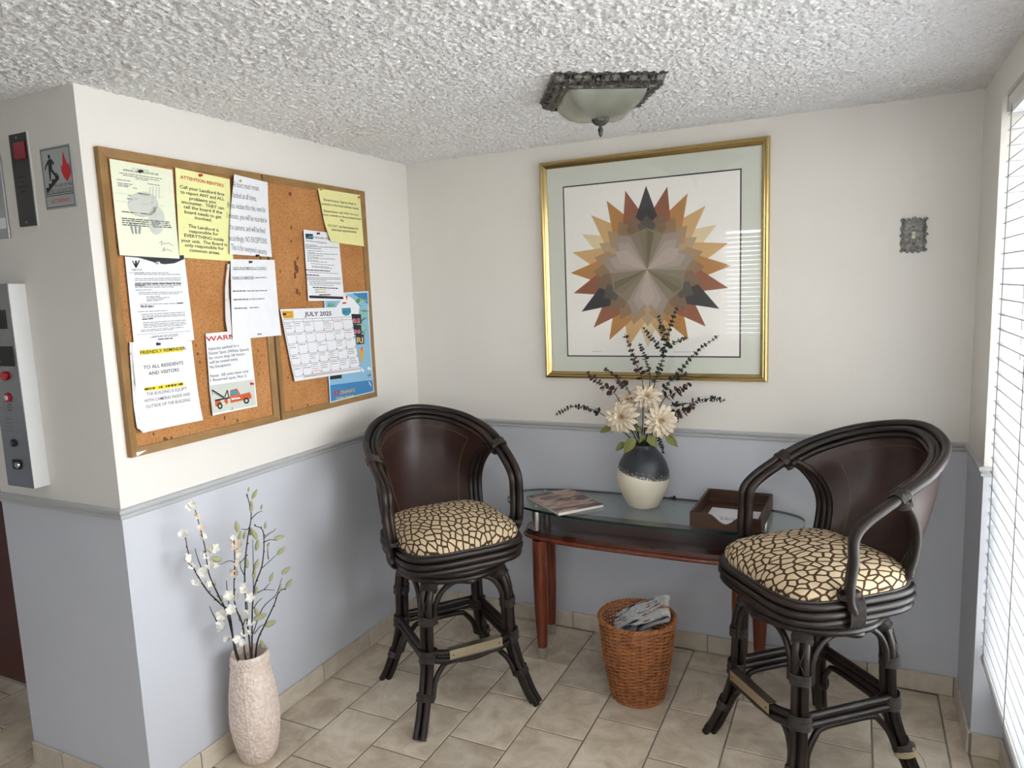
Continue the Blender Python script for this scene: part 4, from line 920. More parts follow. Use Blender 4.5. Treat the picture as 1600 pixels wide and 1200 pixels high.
# ------------------------------------------------------------------ bar stools
def rattan():
    m = mat('dark_rattan', (.03, .02, .018), .36, spec=.42); nt = NT(m); tc = nt.n('ShaderNodeTexCoord')
    n1 = nt.n('ShaderNodeTexNoise', i_Scale=7, i_Detail=2); nt.l(tc.outputs['Object'], n1.inputs['Vector'])
    r1 = ramp(nt, n1.outputs[0], [(.25, (.007, .005, .0045)), (.55, (.016, .010, .0085)), (.80, (.042, .020, .014))]); nt.l(r1.outputs[0], nt.p.inputs['Base Color'])
    return m
M_RAT = rattan()
M_BIND = noisy('dark_rawhide', (.022, .018, .017), (.055, .046, .043), 60, .42)
M_LEATHER = noisy('brown_leather', (.022, .0095, .0075), (.042, .018, .013), 5, .38, bump=.06, bscale=300, spec=.45)
M_SEAM = mat('tan_stitching', srgb(132, 100, 70), .7); M_BRASS = mat('brass_plate_metal', srgb(186, 177, 154), .28, 1.0)
def fabric():
    m = mat('giraffe_fabric', (.5, .4, .3), .85, spec=.15); nt = NT(m); tc = nt.n('ShaderNodeTexCoord')
    nz = nt.n('ShaderNodeTexNoise', i_Scale=22, i_Detail=2); nt.l(tc.outputs['Object'], nz.inputs['Vector'])
    sp = nt.n('ShaderNodeSeparateXYZ'); nt.l(tc.outputs['Object'], sp.inputs[0]); zf = nt.n('ShaderNodeMapRange', i_1=.7535, i_2=.6535, i_3=1.0, i_4=1.34); nt.l(sp.outputs[2], zf.inputs[0])
    vsx = nt.n('ShaderNodeVectorMath', operation='SCALE'); nt.l(tc.outputs['Object'], vsx.inputs[0]); nt.l(zf.outputs[0], vsx.inputs['Scale'])
    mxv = nt.n('ShaderNodeMix', data_type='RGBA'); mxv.inputs[0].default_value = .010; nt.l(vsx.outputs[0], mxv.inputs[6]); nt.l(nz.outputs['Color'], mxv.inputs[7])
    mp = nt.n('ShaderNodeMapping'); mp.inputs['Scale'].default_value = (1.05, .70, .8); mp.inputs['Rotation'].default_value = (0, 0, .5); nt.l(mxv.outputs[2], mp.inputs[0])
    v = nt.n('ShaderNodeTexVoronoi', voronoi_dimensions='2D', feature='DISTANCE_TO_EDGE', i_Scale=35, i_Randomness=.85); nt.l(mp.outputs[0], v.inputs['Vector'])
    v2 = nt.n('ShaderNodeTexVoronoi', i_Scale=42, i_Randomness=.9); nt.l(mp.outputs[0], v2.inputs['Vector'])
    r1 = ramp(nt, v.outputs['Distance'], [(.100, srgb(78, 60, 44)), (.140, srgb(218, 198, 168))])
    f = nt.n('ShaderNodeTexNoise', i_Scale=500, i_Detail=2); nt.l(tc.outputs['Object'], f.inputs['Vector']); r2 = ramp(nt, f.outputs[0], [(.3, (.78, .77, .75)), (.7, (1.05, 1.03, 1))])
    mm = nt.n('ShaderNodeMix', data_type='RGBA', blend_type='MULTIPLY'); mm.inputs[0].default_value = 1; nt.l(r1.outputs[0], mm.inputs[6]); nt.l(r2.outputs[0], mm.inputs[7]); nt.l(mm.outputs[2], nt.p.inputs['Base Color'])
    b = nt.n('ShaderNodeBump', i_Strength=.4, i_Distance=.002); nt.l(r1.outputs[0], b.inputs['Height']); nt.l(b.outputs[0], nt.p.inputs['Normal']); return m
M_FAB = fabric()

def binding(parent, c, t, hu, hv, n=7, u=None, r=.0021, name='binding', m=None):
    """cane or rawhide lashing round a bundle: n flat loops about point c, axis t, half sizes hu (along u) and hv"""
    c, t = Vector(c), Vector(t).normalized(); u = Vector(u) if u is not None else t.orthogonal()
    u = (u-t*u.dot(t)).normalized(); v = t.cross(u); b = bmesh.new()
    for k in range(n):
        o_ = (k-(n-1)/2)*r*1.95; pts = []
        for j in range(16):
            a = 2*math.pi*j/16; ca, sa = math.cos(a), math.sin(a); s = (abs(ca)**3+abs(sa)**3)**(-1/3); w_ = 1+.03*math.sin(k*5.1+j)
            pts.append(c+t*(o_+.0008*math.sin(j*1.3+k))+u*(hu*s*ca*w_)+v*(hv*s*sa*w_))
        tube(b, pts, r, 5, True)
    return obj(name, b, m or M_BIND, parent, 60)

HOOP = [(.238, -.046, .636), (.252, -.074, .694), (.260, -.070, .790), (.258, -.055, .880), (.259, .085, .961), (.242, .211, 1.013), (.157, .338, 1.062), (0, .401, 1.089)]
INNER = [(.205, .165, .655), (.212, .188, .72), (.217, .200, .80), (.224, .182, .865), (.238, .138, .925), (.257, .090, .957)]
LEG = [(.345, 0), (.320, .045), (.297, .10), (.270, .17), (.250, .25), (.243, .33), (.240, .42), (.236, .465), (.223, .507), (.196, .545), (.172, .562)]
def leg_r(z):
    for (r0, z0), (r1, z1) in zip(LEG, LEG[1:]):
        if z <= z1: return r0+(r1-r0)*(z-z0)/(z1-z0)
    return LEG[-1][0]
def make_stool(label, loc, rz):
    S = thing('bar_stool', label, 'bar stool', loc, rz, 'rattan bar stools')
    CR = .0124
    # seat frame: three stacked canes bent into a rounded square
    def sq(r, e, z, n=48): return [(r*((abs(math.cos(a))**e+abs(math.sin(a))**e)**(-1/e))*math.cos(a), r*((abs(math.cos(a))**e+abs(math.sin(a))**e)**(-1/e))*math.sin(a), z) for a in [2*math.pi*k/n for k in range(n)]]
    b = bmesh.new()
    for z, r in ((.601, .231), (.627, .236), (.653, .234)): tube(b, sq(r, 4.4, z), CR, 12, True)
    fr = obj('seat_frame', b, M_RAT, S, 60)
    b = bmesh.new(); lathe(b, [(.214, .592), (.214, .660)], 48, 3.6); obj('seat_board', b, M_BLACK, fr)
    b = bmesh.new()
    for z, r in ((.548, .206), (.573, .210)): tube(b, [(r*math.cos(a), r*math.sin(a), z) for a in [2*math.pi*k/44 for k in range(44)]], .0130, 10, True)
    rg = obj('swivel_ring', b, M_RAT, S, 60)
    b = bmesh.new(); lathe(b, [(.150, .560), (.150, .591)], 32); lathe(b, [(.198, .552), (.198, .564)], 40); obj('swivel_plate', b, M_BLACK, rg)
    # cushion
    b = bmesh.new(); pr = [(.222, .656), (.230, .668), (.232, .682), (.226, .698), (.208, .714), (.178, .729), (.135, .741), (.085, .749), (.035, .753), (.004, .7535)]
    lathe(b, pr, 64, 4.0); obj('seat_cushion', b, M_FAB, S, 80)
    b = bmesh.new(); tube(b, sq(.231, 4.1, .665, 64), .0045, 7, True); obj('seat_piping', b, M_BIND, S, 60)
    # hoop
    half = HOOP; full = [(-x, y, z) for x, y, z in half]+[(x, y, z) for x, y, z in half[::-1][1:]]
    P = smooth_path(full, 9); ctr = Vector((0, .10, .82))
    def off(P, d, out=0):
        R = []
        for i, p in enumerate(P):
            t = (P[min(i+1, len(P)-1)]-P[max(i-1, 0)]).normalized(); n = ctr-p; n.x *= 1.0; n = (n-t*n.dot(t)).normalized(); bn = t.cross(n)
            R.append(p+n*d+bn*out)
        return R
    b = bmesh.new(); tube(b, off(P, -.0142), .0142, 12); hp = obj('hoop_cane', b, M_RAT, S, 60)
    b = bmesh.new(); tube(b, off(P, .0130), .0132, 12); obj('hoop_cane', b, M_RAT, S, 60)
    i0, i1 = 9*4, len(P)-1-9*4
    b = bmesh.new(); tube(b, off(P, .036)[i0:i1+1], .0105, 8); tube(b, off(P, .022, -.014)[i0:i1+1], .010, 8); obj('back_rim', b, M_RAT, S, 60)
    # side bows
    for s in (-1, 1):
        Q = smooth_path([(s*x, y, z) for x, y, z in INNER], 7)
        b = bmesh.new()
        for k, (dx, dy) in enumerate([(0, 0), (-.017, .010), (-.034, .018)]): tube(b, [q+Vector((s*dx*(1 if j > 3 else 1), dy, 0)) for j, q in enumerate(Q)], .0105, 9)
        sb = obj('side_bow', b, M_RAT, S, 60)
        binding(sb, Vector((s*.193, .188, .690)), (0, .2, 1), .030, .014, 5, u=(s, -.55, 0))
        w_ = P[i0] if s < 0 else P[i1]; t_ = (P[i0+1]-P[i0-1]) if s < 0 else (P[i1+1]-P[i1-1])
        binding(hp, w_, t_, .031, .018, 9, u=ctr-w_); binding(hp, w_+Vector((-s*.006, .022, -.022)), (-s*.3, .55, -.8), .020, .016, 6)
        a_ = Vector((s*.236, -.046, .627)); binding(hp, a_, (0, 1, 0), .024, .044, 11, u=(1, 0, 0), r=.0025); binding(hp, Vector((s*.250, -.072, .690)), (0, -.1, 1), .020, .030, 4, u=(1, 0, 0))
    # leather back: Coons patch between hoop, side bows and seat
    top = [P[i0+round((i1-i0)*k/24)] for k in range(25)]; top = [p+(ctr-p).normalized()*.020 for p in top]
    lf = smooth_path([(-x+.022, y+.012, z) for x, y, z in INNER], 4); rt = [Vector((-p.x, p.y, p.z)) for p in lf]
    lf[-1] = top[0].copy(); rt[-1] = top[-1].copy(); nv = len(lf)-1
    bot = []
    for k in range(25):
        t = k/24*2-1; bot.append(Vector((lf[0].x*(-t), lf[0].y+.062*(1-t*t), lf[0].z)))
    bot[0], bot[-1] = lf[0].copy(), rt[0].copy()
    def coons(k, j):
        u, v = k/24, j/nv; l_, r_ = lf[j], rt[j]
        return bot[k]*(1-v)+top[k]*v+l_*(1-u)+r_*u-(lf[0]*(1-u)*(1-v)+rt[0]*u*(1-v)+top[0]*(1-u)*v+top[-1]*u*v)
    G = [[coons(k, j) for k in range(25)] for j in range(nv+1)]
    def nrm(j, k):
        a = G[j][min(k+1, 24)]-G[j][max(k-1, 0)]; c_ = G[min(j+1, nv)][k]-G[max(j-1, 0)][k]; n = a.cross(c_)
        return n.normalized() if n.length > 1e-9 else Vector((0, -1, 0))
    b = bmesh.new(); F_ = []; B_ = []
    for j in range(nv+1):
        F_.append([]); B_.append([])
        for k in range(25):
            n = nrm(j, k); pad = .010*math.sin(math.pi*k/24)*math.sin(math.pi*min(1, .15+.85*j/nv))
            if n.y > 0: n = -n
            F_[-1].append(b.verts.new(G[j][k]+n*(.004+pad))); B_[-1].append(b.verts.new(G[j][k]-n*.010))
    for j in range(nv):
        for k in range(24):
            b.faces.new((F_[j][k], F_[j][k+1], F_[j+1][k+1], F_[j+1][k])); b.faces.new((B_[j][k], B_[j+1][k], B_[j+1][k+1], B_[j][k+1]))
    for k in range(24): b.faces.new((F_[0][k], B_[0][k], B_[0][k+1], F_[0][k+1])); b.faces.new((F_[nv][k], F_[nv][k+1], B_[nv][k+1], B_[nv][k]))
    for j in range(nv): b.faces.new((F_[j][0], F_[j+1][0], B_[j+1][0], B_[j][0])); b.faces.new((F_[j][24], B_[j][24], B_[j+1][24], F_[j+1][24]))
    fcs = [[v.co.copy() for v in row] for row in F_]
    bk = obj('leather_back', b, M_LEATHER, S, 60)
    k0, k1, jt = 4, 20, nv-4
    line = [fcs[j][k0] for j in range(2, jt)]+[fcs[jt][k] for k in range(k0, k1+1)]+[fcs[j][k1] for j in range(jt-1, 1, -1)]
    b = bmesh.new(); tube(b, [p+Vector((0, -.001, .0005)) for p in line], .0011, 4); obj('stitching', b, M_SEAM, bk)
    # legs
    ang = [math.radians(a) for a in (-45, -135, 45, 135)]
    def lp(a, z, dr=0, dt=0): r = leg_r(z)+dr; return Vector((r*math.cos(a)-dt*math.sin(a), r*math.sin(a)+dt*math.cos(a), z))
    for a in ang:
        b = bmesh.new(); zs = [LEG[0][1]+.002]+[z for r, z in LEG[1:]]
        for dr, dt in ((-.004, -.0140), (-.004, .0140), (-.028, 0)): tube(b, smooth_path([lp(a, z, dr, dt) for z in zs], 4), .0124, 10)
        lg = obj('leg', b, M_RAT, S, 60); rad = Vector((math.cos(a), math.sin(a), 0))
        for z, n in ((.520, 9), (.405, 8), (.272, 11), (.128, 7)):
            t_ = lp(a, z+.02)-lp(a, z-.02); binding(lg, lp(a, z, -.012), t_, .027 if z > .2 else .022, .030 if z > .3 else .033, n, u=rad)
        b = bmesh.new()
        for s in (-1, 1): tube(b, [lp(a, .425, .011, -s*.014), lp(a, .46, .013, 0), lp(a, .50, .011, s*.014)], .0016, 4)
        obj('cross_lacing', b, M_BIND, lg)
    for q in range(4):
        a0 = math.radians(-45+90*q); a1 = a0+math.pi/2; am = a0+math.pi/4      # side centred at am: q 0 right, 1 back, 2 left, 3 front
        front = q == 3; out = Vector((math.cos(am), math.sin(am), 0))
        def arch(z0, z1, name):
            # inverted U cane lashed to two legs
            def e(a, sgn, z, d):
                p_ = lp(a, z, -.008); q_ = lp(a1 if sgn > 0 else a0, z, -.008); ch = (q_-p_).normalized()
                if z1 > .4: ch = (ch+Vector((-math.sin(a), math.cos(a), 0))*sgn*1.3).normalized()     # upper arches follow the swivel ring
                return p_+ch*(.032+d)
            A_ = [e(a0, 1, z0, 0), e(a0, 1, z0+(z1-z0)*.45, .001), e(a0, 1, z0+(z1-z0)*.82, .024)]; C_ = [e(a1, -1, z0+(z1-z0)*.82, .024), e(a1, -1, z0+(z1-z0)*.45, .001), e(a1, -1, z0, 0)]
            s0, s1 = e(a0, 1, z1, .065 if z1 > .4 else .050), e(a1, -1, z1, .065 if z1 > .4 else .050)
            md = s0*.5+s1*.5+Vector((0, 0, .003))
            if z1 > .4: md = out*.212+Vector((0, 0, z1+.002))
            if front and z1 < .3: s0 = s0+out*.010; s1 = s1+out*.010; md = md+out*.030
            pts = A_+[s0, md, s1]+C_
            b = bmesh.new(); tube(b, smooth_path(pts, 6), .0105, 8); return obj(name, b, M_RAT, S, 60)
        arch(.392, .536, 'brace_arch')
        arch(.118, .236, 'brace_arch')
        b = bmesh.new()
        for z in (.259, .287):
            e0, e1 = lp(a0, z, -.006, .012), lp(a1, z, -.006, -.012)
            if front: pts = [e0-out*.0, e0*.86+e1*.14+out*.030, e0*.7+e1*.3+out*.036, e0*.3+e1*.7+out*.036, e0*.14+e1*.86+out*.030, e1]; pts = smooth_path(pts, 5)
            else: pts = [e0, e1]
            tube(b, pts, .0124, 10)
        st = obj('foot_rail' if front else 'stretcher', b, M_RAT, S, 60)
        if front:
            e0, e1 = lp(a0, .273, -.006, .012), lp(a1, .273, -.006, -.012); mid = (e0+e1)/2+out*.036; t_ = (e1-e0).normalized()
            b = bmesh.new(); M = Matrix(((t_.x, out.x, 0, mid.x), (t_.y, out.y, 0, mid.y), (0, 0, 1, 0), (0, 0, 0, 1)))
            bbox(b, -.105, .105, -.016, .0155, .2995, .3015, .0008, M=M); bbox(b, -.105, .105, .0135, .0157, .268, .3015, .0008, M=M); fp = obj('footrest_plate', b, M_BRASS, st)
            for s in (-1, 1):
                b = bmesh.new(); lathe(b, [(.0028, 0), (.0028, .001), (.001, .0015)], 8); b.transform(M @ Matrix.Translation((s*.092, .0157, .283)) @ Matrix.Rotation(-math.pi/2, 4, 'X')); obj('rivet', b, M_BLACK, fp)
    return S
stA = make_stool('dark rattan bar stool with brown leather back, in the corner below the cork boards', (.558, -.675, 0), math.radians(51))
stB = make_stool('dark rattan bar stool with twine round one leg, standing beside the window blind', (1.8597, -.5873, 0), math.radians(-48.5))
# frayed twine on one leg of the stool by the window
a = math.radians(45)
r_ = leg_r(.11); tw = binding(stB, Vector(((r_-.012)*math.cos(a), (r_-.012)*math.sin(a), .115)), (.3*math.cos(a), .3*math.sin(a), -1), .033, .034, 4, u=(math.cos(a), math.sin(a), 0), r=.0024, name='twine_wrap', m=mat('pale_twine', srgb(170, 156, 128), .9))
tag(tw, 'pale twine knotted round the leg')
b = bmesh.new(); e_ = Vector(((r_+.02)*math.cos(a), (r_+.02)*math.sin(a), .118)); tube(b, smooth_path([e_, e_+Vector((.03, -.01, .004)), e_+Vector((.065, -.03, -.001))], 4), .0012, 4); obj('twine_end', b, mat('pale_twine', (0, 0, 0)), tw)
# ------------------------------------------------------------------ console table
M_CHERRY = noisy('cherry_wood', (.115, .019, .008), (.22, .044, .016), 10, .22, stretch=(4, 4, .6), bump=.03, Coat_Weight=.4, Coat_Roughness=.12)
M_CHERRYD = noisy('dark_cherry_wood', (.034, .007, .005), (.075, .014, .009), 8, .18, stretch=(.6, 4, 4), Coat_Weight=.5, Coat_Roughness=.08)
M_SATIN = mat('satin_nickel', (.55, .55, .54), .3, 1.0)
M_GTOP = glassy('table_glass', (.93, .965, .95), 1.52); M_GEDGE = mat('glass_edge_green', (.003, .028, .019), .2, spec=.4)
tx, GZ = 1.202, .678
tb = thing('console_table', 'cherry wood console table with a curved glass top between the two stools', 'table', (tx, -.19, 0))
T = Matrix.Translation(-tb.location)
def ov(hw, yb, yf, bow, e=3.2, n=72):
    """plan outline: straight back, bowed front, rounded ends"""
    P = []; cy, hy = (yb+yf)/2, (yb-yf)/2
    for k in range(n):
        a = 2*math.pi*k/n; ca, sa = math.cos(a), math.sin(a); s = (abs(ca)**e+abs(sa)**e)**(-1/e); x, y = hw*s*ca, hy*s*sa
        if y < 0: y -= bow*(1-(x/hw)**2)*(-y/hy)
        P.append((tx+x, cy+y))
    return P
def slab(name, outline, z0, z1, m, parent, bev=.002, medge=None):
    b = bmesh.new(); prism(b, outline, z0, z1); n = len(outline)
    mats = [m] if medge is None else [m, medge]
    if medge is not None:
        for f in b.faces:
            if len(f.verts) == 4: f.material_index = 1
    else: bmesh.ops.bevel(b, geom=[e for e in b.edges if abs(e.verts[0].co.z-e.verts[1].co.z) < 1e-6], offset=bev, segments=2, affect='EDGES')
    b.transform(T); return obj(name, b, mats, parent, 30)
slab('glass_top', ov(.612, -.006, -.358, .040, 3.0), GZ-.010, GZ, M_GTOP, tb, medge=M_GEDGE)
slab('wooden_shelf', ov(.505, -.045, -.336, .016, 6), .534, .574, M_CHERRYD, tb, .006)
b = bmesh.new()
ol = ov(.508, -.042, -.339, .016, 6); tube(b, [(p[0], p[1], .546) for p in ol], .0085, 8, True); b.transform(T); obj('edge_moulding', b, M_CHERRY, tb, 60)
for (lx_, ly_) in [(.776, -.312), (.727, -.095), (1.600, -.312), (1.646, -.095)]:
    b = bmesh.new(); lathe(b, [(.030, .5335), (.0315, .50), (.0315, .36), (.029, .22), (.0235, .10), (.0205, .052)], 24, c=(lx_, ly_, 0)); b.transform(T); lg = obj('leg', b, M_CHERRY, tb, 50)
    b = bmesh.new(); lathe(b, [(.0170, .0005), (.0185, .03), (.0202, .0518)], 20, c=(lx_, ly_, 0)); b.transform(T); obj('ferrule', b, M_SATIN, lg, 50)
    sx_ = lx_-.010 if lx_ < tx else lx_+.010
    b = bmesh.new(); lathe(b, [(.016, .5745), (.0185, .59), (.0205, .62), (.0205, .655), (.018, GZ-.0105)], 20, c=(sx_, ly_, 0)); b.transform(T); po = obj('glass_standoff', b, M_SATIN, tb, 50)
    if lx_ > tx: continue
    b = bmesh.new(); lathe(b, [(.008, GZ+.0003), (.008, GZ+.003), (.004, GZ+.0065)], 14, c=(sx_, ly_, 0)); b.transform(T); obj('standoff_cap', b, M_SATIN, po, 40)
TZ = GZ+.0004
q = px(1057, 775, 2, TZ); b = bmesh.new(); lathe(b, [(.006, 0), (.0075, .003), (.005, .007), (.006, .010), (.002, .012)], 12); tube(b, smooth_path([(0, 0, .004), (-.012, .002, .004), (-.020, -.004, .003)], 4), .0022, 6)
o = obj('black_plug', b, M_BLACK, None, 50); o.location = (q.x, min(q.y, -.02), TZ); tag(o, 'tiny black plug on the glass top between the vase and the tray', 'plug')
# ------------------------------------------------------------------ letter tray with a card
M_TRAY = noisy('walnut_tray', (.050, .022, .013), (.085, .038, .021), 12, .4, stretch=(.6, 5, 5))
tr = thing('letter_tray', 'dark walnut letter tray with a scooped front on the glass table', 'tray', (1.552, -.181, TZ), math.radians(-1))
w_, d_, h_, t_ = .129, .163, .058, .010
b = bmesh.new(); bbox(b, -w_, w_, -d_, d_, .0, .009, .001); obj('tray_floor', b, M_TRAY, tr)
for s in (-1, 1):
    b = bmesh.new(); bbox(b, s*w_-(t_ if s > 0 else 0), s*w_+(0 if s > 0 else t_), -d_, d_, .0, h_, .0015); obj('tray_side', b, M_TRAY, tr)
b = bmesh.new(); bbox(b, -w_+t_, w_-t_, d_-t_, d_, .0, h_, .0015); obj('tray_back', b, M_TRAY, tr)
b = bmesh.new(); bbox(b, -w_+t_, w_-t_, d_-t_-.012, d_-t_-.0005, .009, .020, .001); obj('inner_ledge', b, M_TRAY, tr)
prof = [(-w_, 0), (w_, 0), (w_, h_-.004)]+[(x, (h_-.004)-.034*(.5+.5*math.cos(math.pi*x/.062)) if abs(x) < .062 else h_-.004) for x in [.062-.124*k/20 for k in range(21)]]+[(-w_, h_-.004)]
b = bmesh.new(); a_ = [b.verts.new((x, -d_-.010, z)) for x, z in prof]; c_ = [b.verts.new((x, -d_, z)) for x, z in prof]; n = len(prof)
b.faces.new(a_); b.faces.new(c_[::-1])
for k in range(n): b.faces.new((a_[k], c_[k], c_[(k+1) % n], a_[(k+1) % n]))
obj('tray_front', b, M_TRAY, tr)
b = bmesh.new(); bbox(b, -.094, .094, -.135, .075, 0, .0016, .0004)
cd_ = obj('card', b, P_WHITE); cd_.location = (1.556, -.20, TZ+.0095); cd_.rotation_euler = (0, 0, math.radians(-1)); tag(cd_, 'white printed card lying in the walnut tray', 'card')
def flat_text(parent, txt, x0, x1, y, h, key, bold=0, z=.0018):
    vs, fs, wd = glyphs(txt, bold); objd('printed_text', [(x0+v[0]/wd*(x1-x0), y+v[1]*h, z) for v in vs], fs, INK[key], parent, recalc=False)
def flat_words(parent, rows, key, z=.0018):
    rn = random.Random(2); V = []; F = []
    for x0, x1, y, h in rows:
        x = x0
        while x < x1:
            q = min(x1, x+rn.uniform(.006, .016)); n = len(V); V += [(x, y, z), (q, y, z), (q, y+h, z), (x, y+h, z)]; F.append((n, n+1, n+2, n+3)); x = q+.004
    objd('printed_text', V, F, INK[key], parent, recalc=False)
flat_words(cd_, [(-.045, .082, -.045, .006), (-.038, .08, -.066, .009)], 'faint_print')
# ------------------------------------------------------------------ magazine
def mag_cover():
    m = mat('magazine_cover', (.3, .2, .2), .25); nt = NT(m); tc = nt.n('ShaderNodeTexCoord')
    mp = nt.n('ShaderNodeMapping'); mp.inputs['Rotation'].default_value = (0, 0, .35); mp.inputs['Scale'].default_value = (3.5, 9, 1); nt.l(tc.outputs['Object'], mp.inputs[0])
    n1 = nt.n('ShaderNodeTexNoise', i_Scale=1.6, i_Detail=3, i_Distortion=.8); nt.l(mp.outputs[0], n1.inputs['Vector'])
    r1 = ramp(nt, n1.outputs[0], [(.30, srgb(70, 48, 50)), (.45, srgb(110, 84, 78)), (.55, srgb(190, 164, 146)), (.66, srgb(150, 110, 92)), (.8, srgb(92, 62, 58))]); nt.l(r1.outputs[0], nt.p.inputs['Base Color']); return m
Q = [px(*q, 2, .692) for q in [(815, 775), (887, 762), (940, 790), (863, 804)]]; mc = sum(Q, Vector())/4+Vector((.014, .012, 0))
va = (Q[1]-Q[0]+Q[2]-Q[3]); mrz = math.atan2(va.y, va.x)
mg = thing('magazine', 'glossy magazine with a brown photo cover on the glass table', 'magazine', (mc.x, mc.y, TZ), mrz)
b = bmesh.new(); bbox(b, -.106, .106, -.139, .139, .001, .0125, .0006); obj('pages', b, paper('pages', 226, 222, 220), mg)
b = bmesh.new(); box(b, -.108, .108, -.141, .141, .0127, .0135); box(b, -.108, .108, -.141, .141, 0, .0008); box(b, -.108, .108, .1405, .1415, .0, .0135); cvr = obj('cover', b, mag_cover(), mg)
# ------------------------------------------------------------------ two-tone vase
def vase_glaze():
    m = mat('vase_glaze', srgb(226, 220, 202), .35); nt = NT(m); tc = nt.n('ShaderNodeTexCoord'); sp = nt.n('ShaderNodeSeparateXYZ'); nt.l(tc.outputs['Object'], sp.inputs[0])
    a = nt.n('ShaderNodeMath', operation='MULTIPLY_ADD', i_1=.20); nt.l(sp.outputs[0], a.inputs[0]); nt.l(sp.outputs[2], a.inputs[2])
    nz = nt.n('ShaderNodeTexNoise', i_Scale=190, i_Detail=2); nt.l(tc.outputs['Object'], nz.inputs['Vector'])
    gt = nt.n('ShaderNodeMath', operation='GREATER_THAN', i_1=.142); nt.l(a.outputs[0], gt.inputs[0])
    up = nt.n('ShaderNodeMapRange', i_1=.142, i_2=.205, i_3=-.02, i_4=.45); nt.l(a.outputs[0], up.inputs[0])
    ad = nt.n('ShaderNodeMath', operation='ADD'); nt.l(nz.outputs[0], ad.inputs[0]); nt.l(up.outputs[0], ad.inputs[1])
    dk = ramp(nt, ad.outputs[0], [(.46, srgb(188, 184, 172)), (.52, srgb(44, 48, 56))])
    mx = nt.n('ShaderNodeMix', data_type='RGBA'); nt.l(gt.outputs[0], mx.inputs[0]); mx.inputs[6].default_value = (*srgb(226, 220, 202), 1); nt.l(dk.outputs[0], mx.inputs[7]); nt.l(mx.outputs[2], nt.p.inputs['Base Color'])
    b = nt.n('ShaderNodeBump', i_Strength=.15, i_Distance=.004); n2 = nt.n('ShaderNodeTexNoise', i_Scale=35, i_Detail=4); nt.l(tc.outputs['Object'], n2.inputs['Vector']); nt.l(n2.outputs[0], b.inputs['Height']); nt.l(b.outputs[0], nt.p.inputs['Normal']); return m
VX, VY = 1.186, -.150
b = bmesh.new(); lathe(b, [(.060, .0), (.064, .004), (.086, .045), (.100, .080), (.108, .118), (.106, .152), (.096, .185), (.079, .215), (.060, .238), (.048, .252), (.047, .260), (.042, .260), (.042, .250), (.046, .236), (.001, .205)], 56, cap1=False)
vs_ = obj('flower_vase', b, vase_glaze(), None, 60); vs_.location = (VX, VY, TZ); tag(vs_, 'egg-shaped cream vase with a dark speckled top on the glass table', 'vase')
VM = Vector((VX, VY, TZ+.238))
# ------------------------------------------------------------------ flowers in the vase
M_EUC = noisy('maroon_eucalyptus', (.032, .012, .014), (.085, .030, .030), 30, .6); M_EUG = noisy('dark_green_eucalyptus', (.012, .018, .013), (.030, .042, .030), 30, .6); M_STEM = mat('dark_stem', (.022, .018, .012), .7)
M_PETAL = noisy('cream_petal', srgb(206, 190, 164), srgb(228, 216, 196), 40, .7, spec=.2); M_PETALC = mat('flower_centre', srgb(214, 176, 128), .8); M_LEAF = noisy('green_leaf', srgb(84, 92, 34), srgb(120, 122, 48), 25, .5); M_GSTEM = mat('green_stem', (.03, .045, .015), .6)
def leaf_mesh(name, m, fold=.25, n=5):
    """leaf along +x, unit length, folded along the midrib, with thickness"""
    b = bmesh.new(); rows = []
    for i in range(n+1):
        t = i/n; w = (.42*math.sin(math.pi*min(1, t**.8))**.8 if n < 6 else .95*t**.62*(1-t)) if 0 < i < n else 0
        z = -.10*t*t
        if w == 0: rows.append([b.verts.new((t, 0, z))])
        else: rows.append([b.verts.new((t, -w, z+w*fold)), b.verts.new((t, 0, z)), b.verts.new((t, w, z+w*fold))])
    for A_, B_ in zip(rows, rows[1:]):
        if len(A_) == 1 and len(B_) == 3: b.faces.new((A_[0], B_[0], B_[1])); b.faces.new((A_[0], B_[1], B_[2]))
        elif len(B_) == 1: b.faces.new((A_[0], B_[0], A_[1])); b.faces.new((A_[1], B_[0], A_[2]))
        else: b.faces.new((A_[0], B_[0], B_[1], A_[1])); b.faces.new((A_[1], B_[1], B_[2], A_[2]))
    r_ = bmesh.ops.extrude_face_region(b, geom=list(b.faces)); bmesh.ops.translate(b, vec=(0, 0, .02), verts=[v for v in r_['geom'] if isinstance(v, bmesh.types.BMVert)])
    return mesh_from_bm(b, name, m, 60)
def frame_to(d, upv=None, roll=0):
    """matrix whose x axis points along d"""
    x = Vector(d).normalized(); u = Vector(upv) if upv is not None else Vector((0, 0, 1))
    z = u-x*u.dot(x); z = z.normalized() if z.length > 1e-4 else x.orthogonal().normalized(); y = z.cross(x)
    M = Matrix(((x.x, y.x, z.x, 0), (x.y, y.y, z.y, 0), (x.z, y.z, z.z, 0), (0, 0, 0, 1)))
    return M @ Matrix.Rotation(roll, 4, 'X')
EL = {0: leaf_mesh('leaf', M_EUC, .1, 4), 1: leaf_mesh('leaf', M_EUG, .1, 4)}
view = (VM-CAM); view.z = 0; view.normalize()
def at(u, v, depth, ref=VM):
    """point on the ray through a pixel, in the upright plane through ref facing the camera, moved back by depth"""
    d = RT*((u-800)/FPX)-UP*((v-600)/FPX)+_f; n = Vector((view.x, view.y, 0)); t = ((ref-CAM).dot(n)+depth)/d.dot(n); return CAM+d*t
rn = random.Random(11)
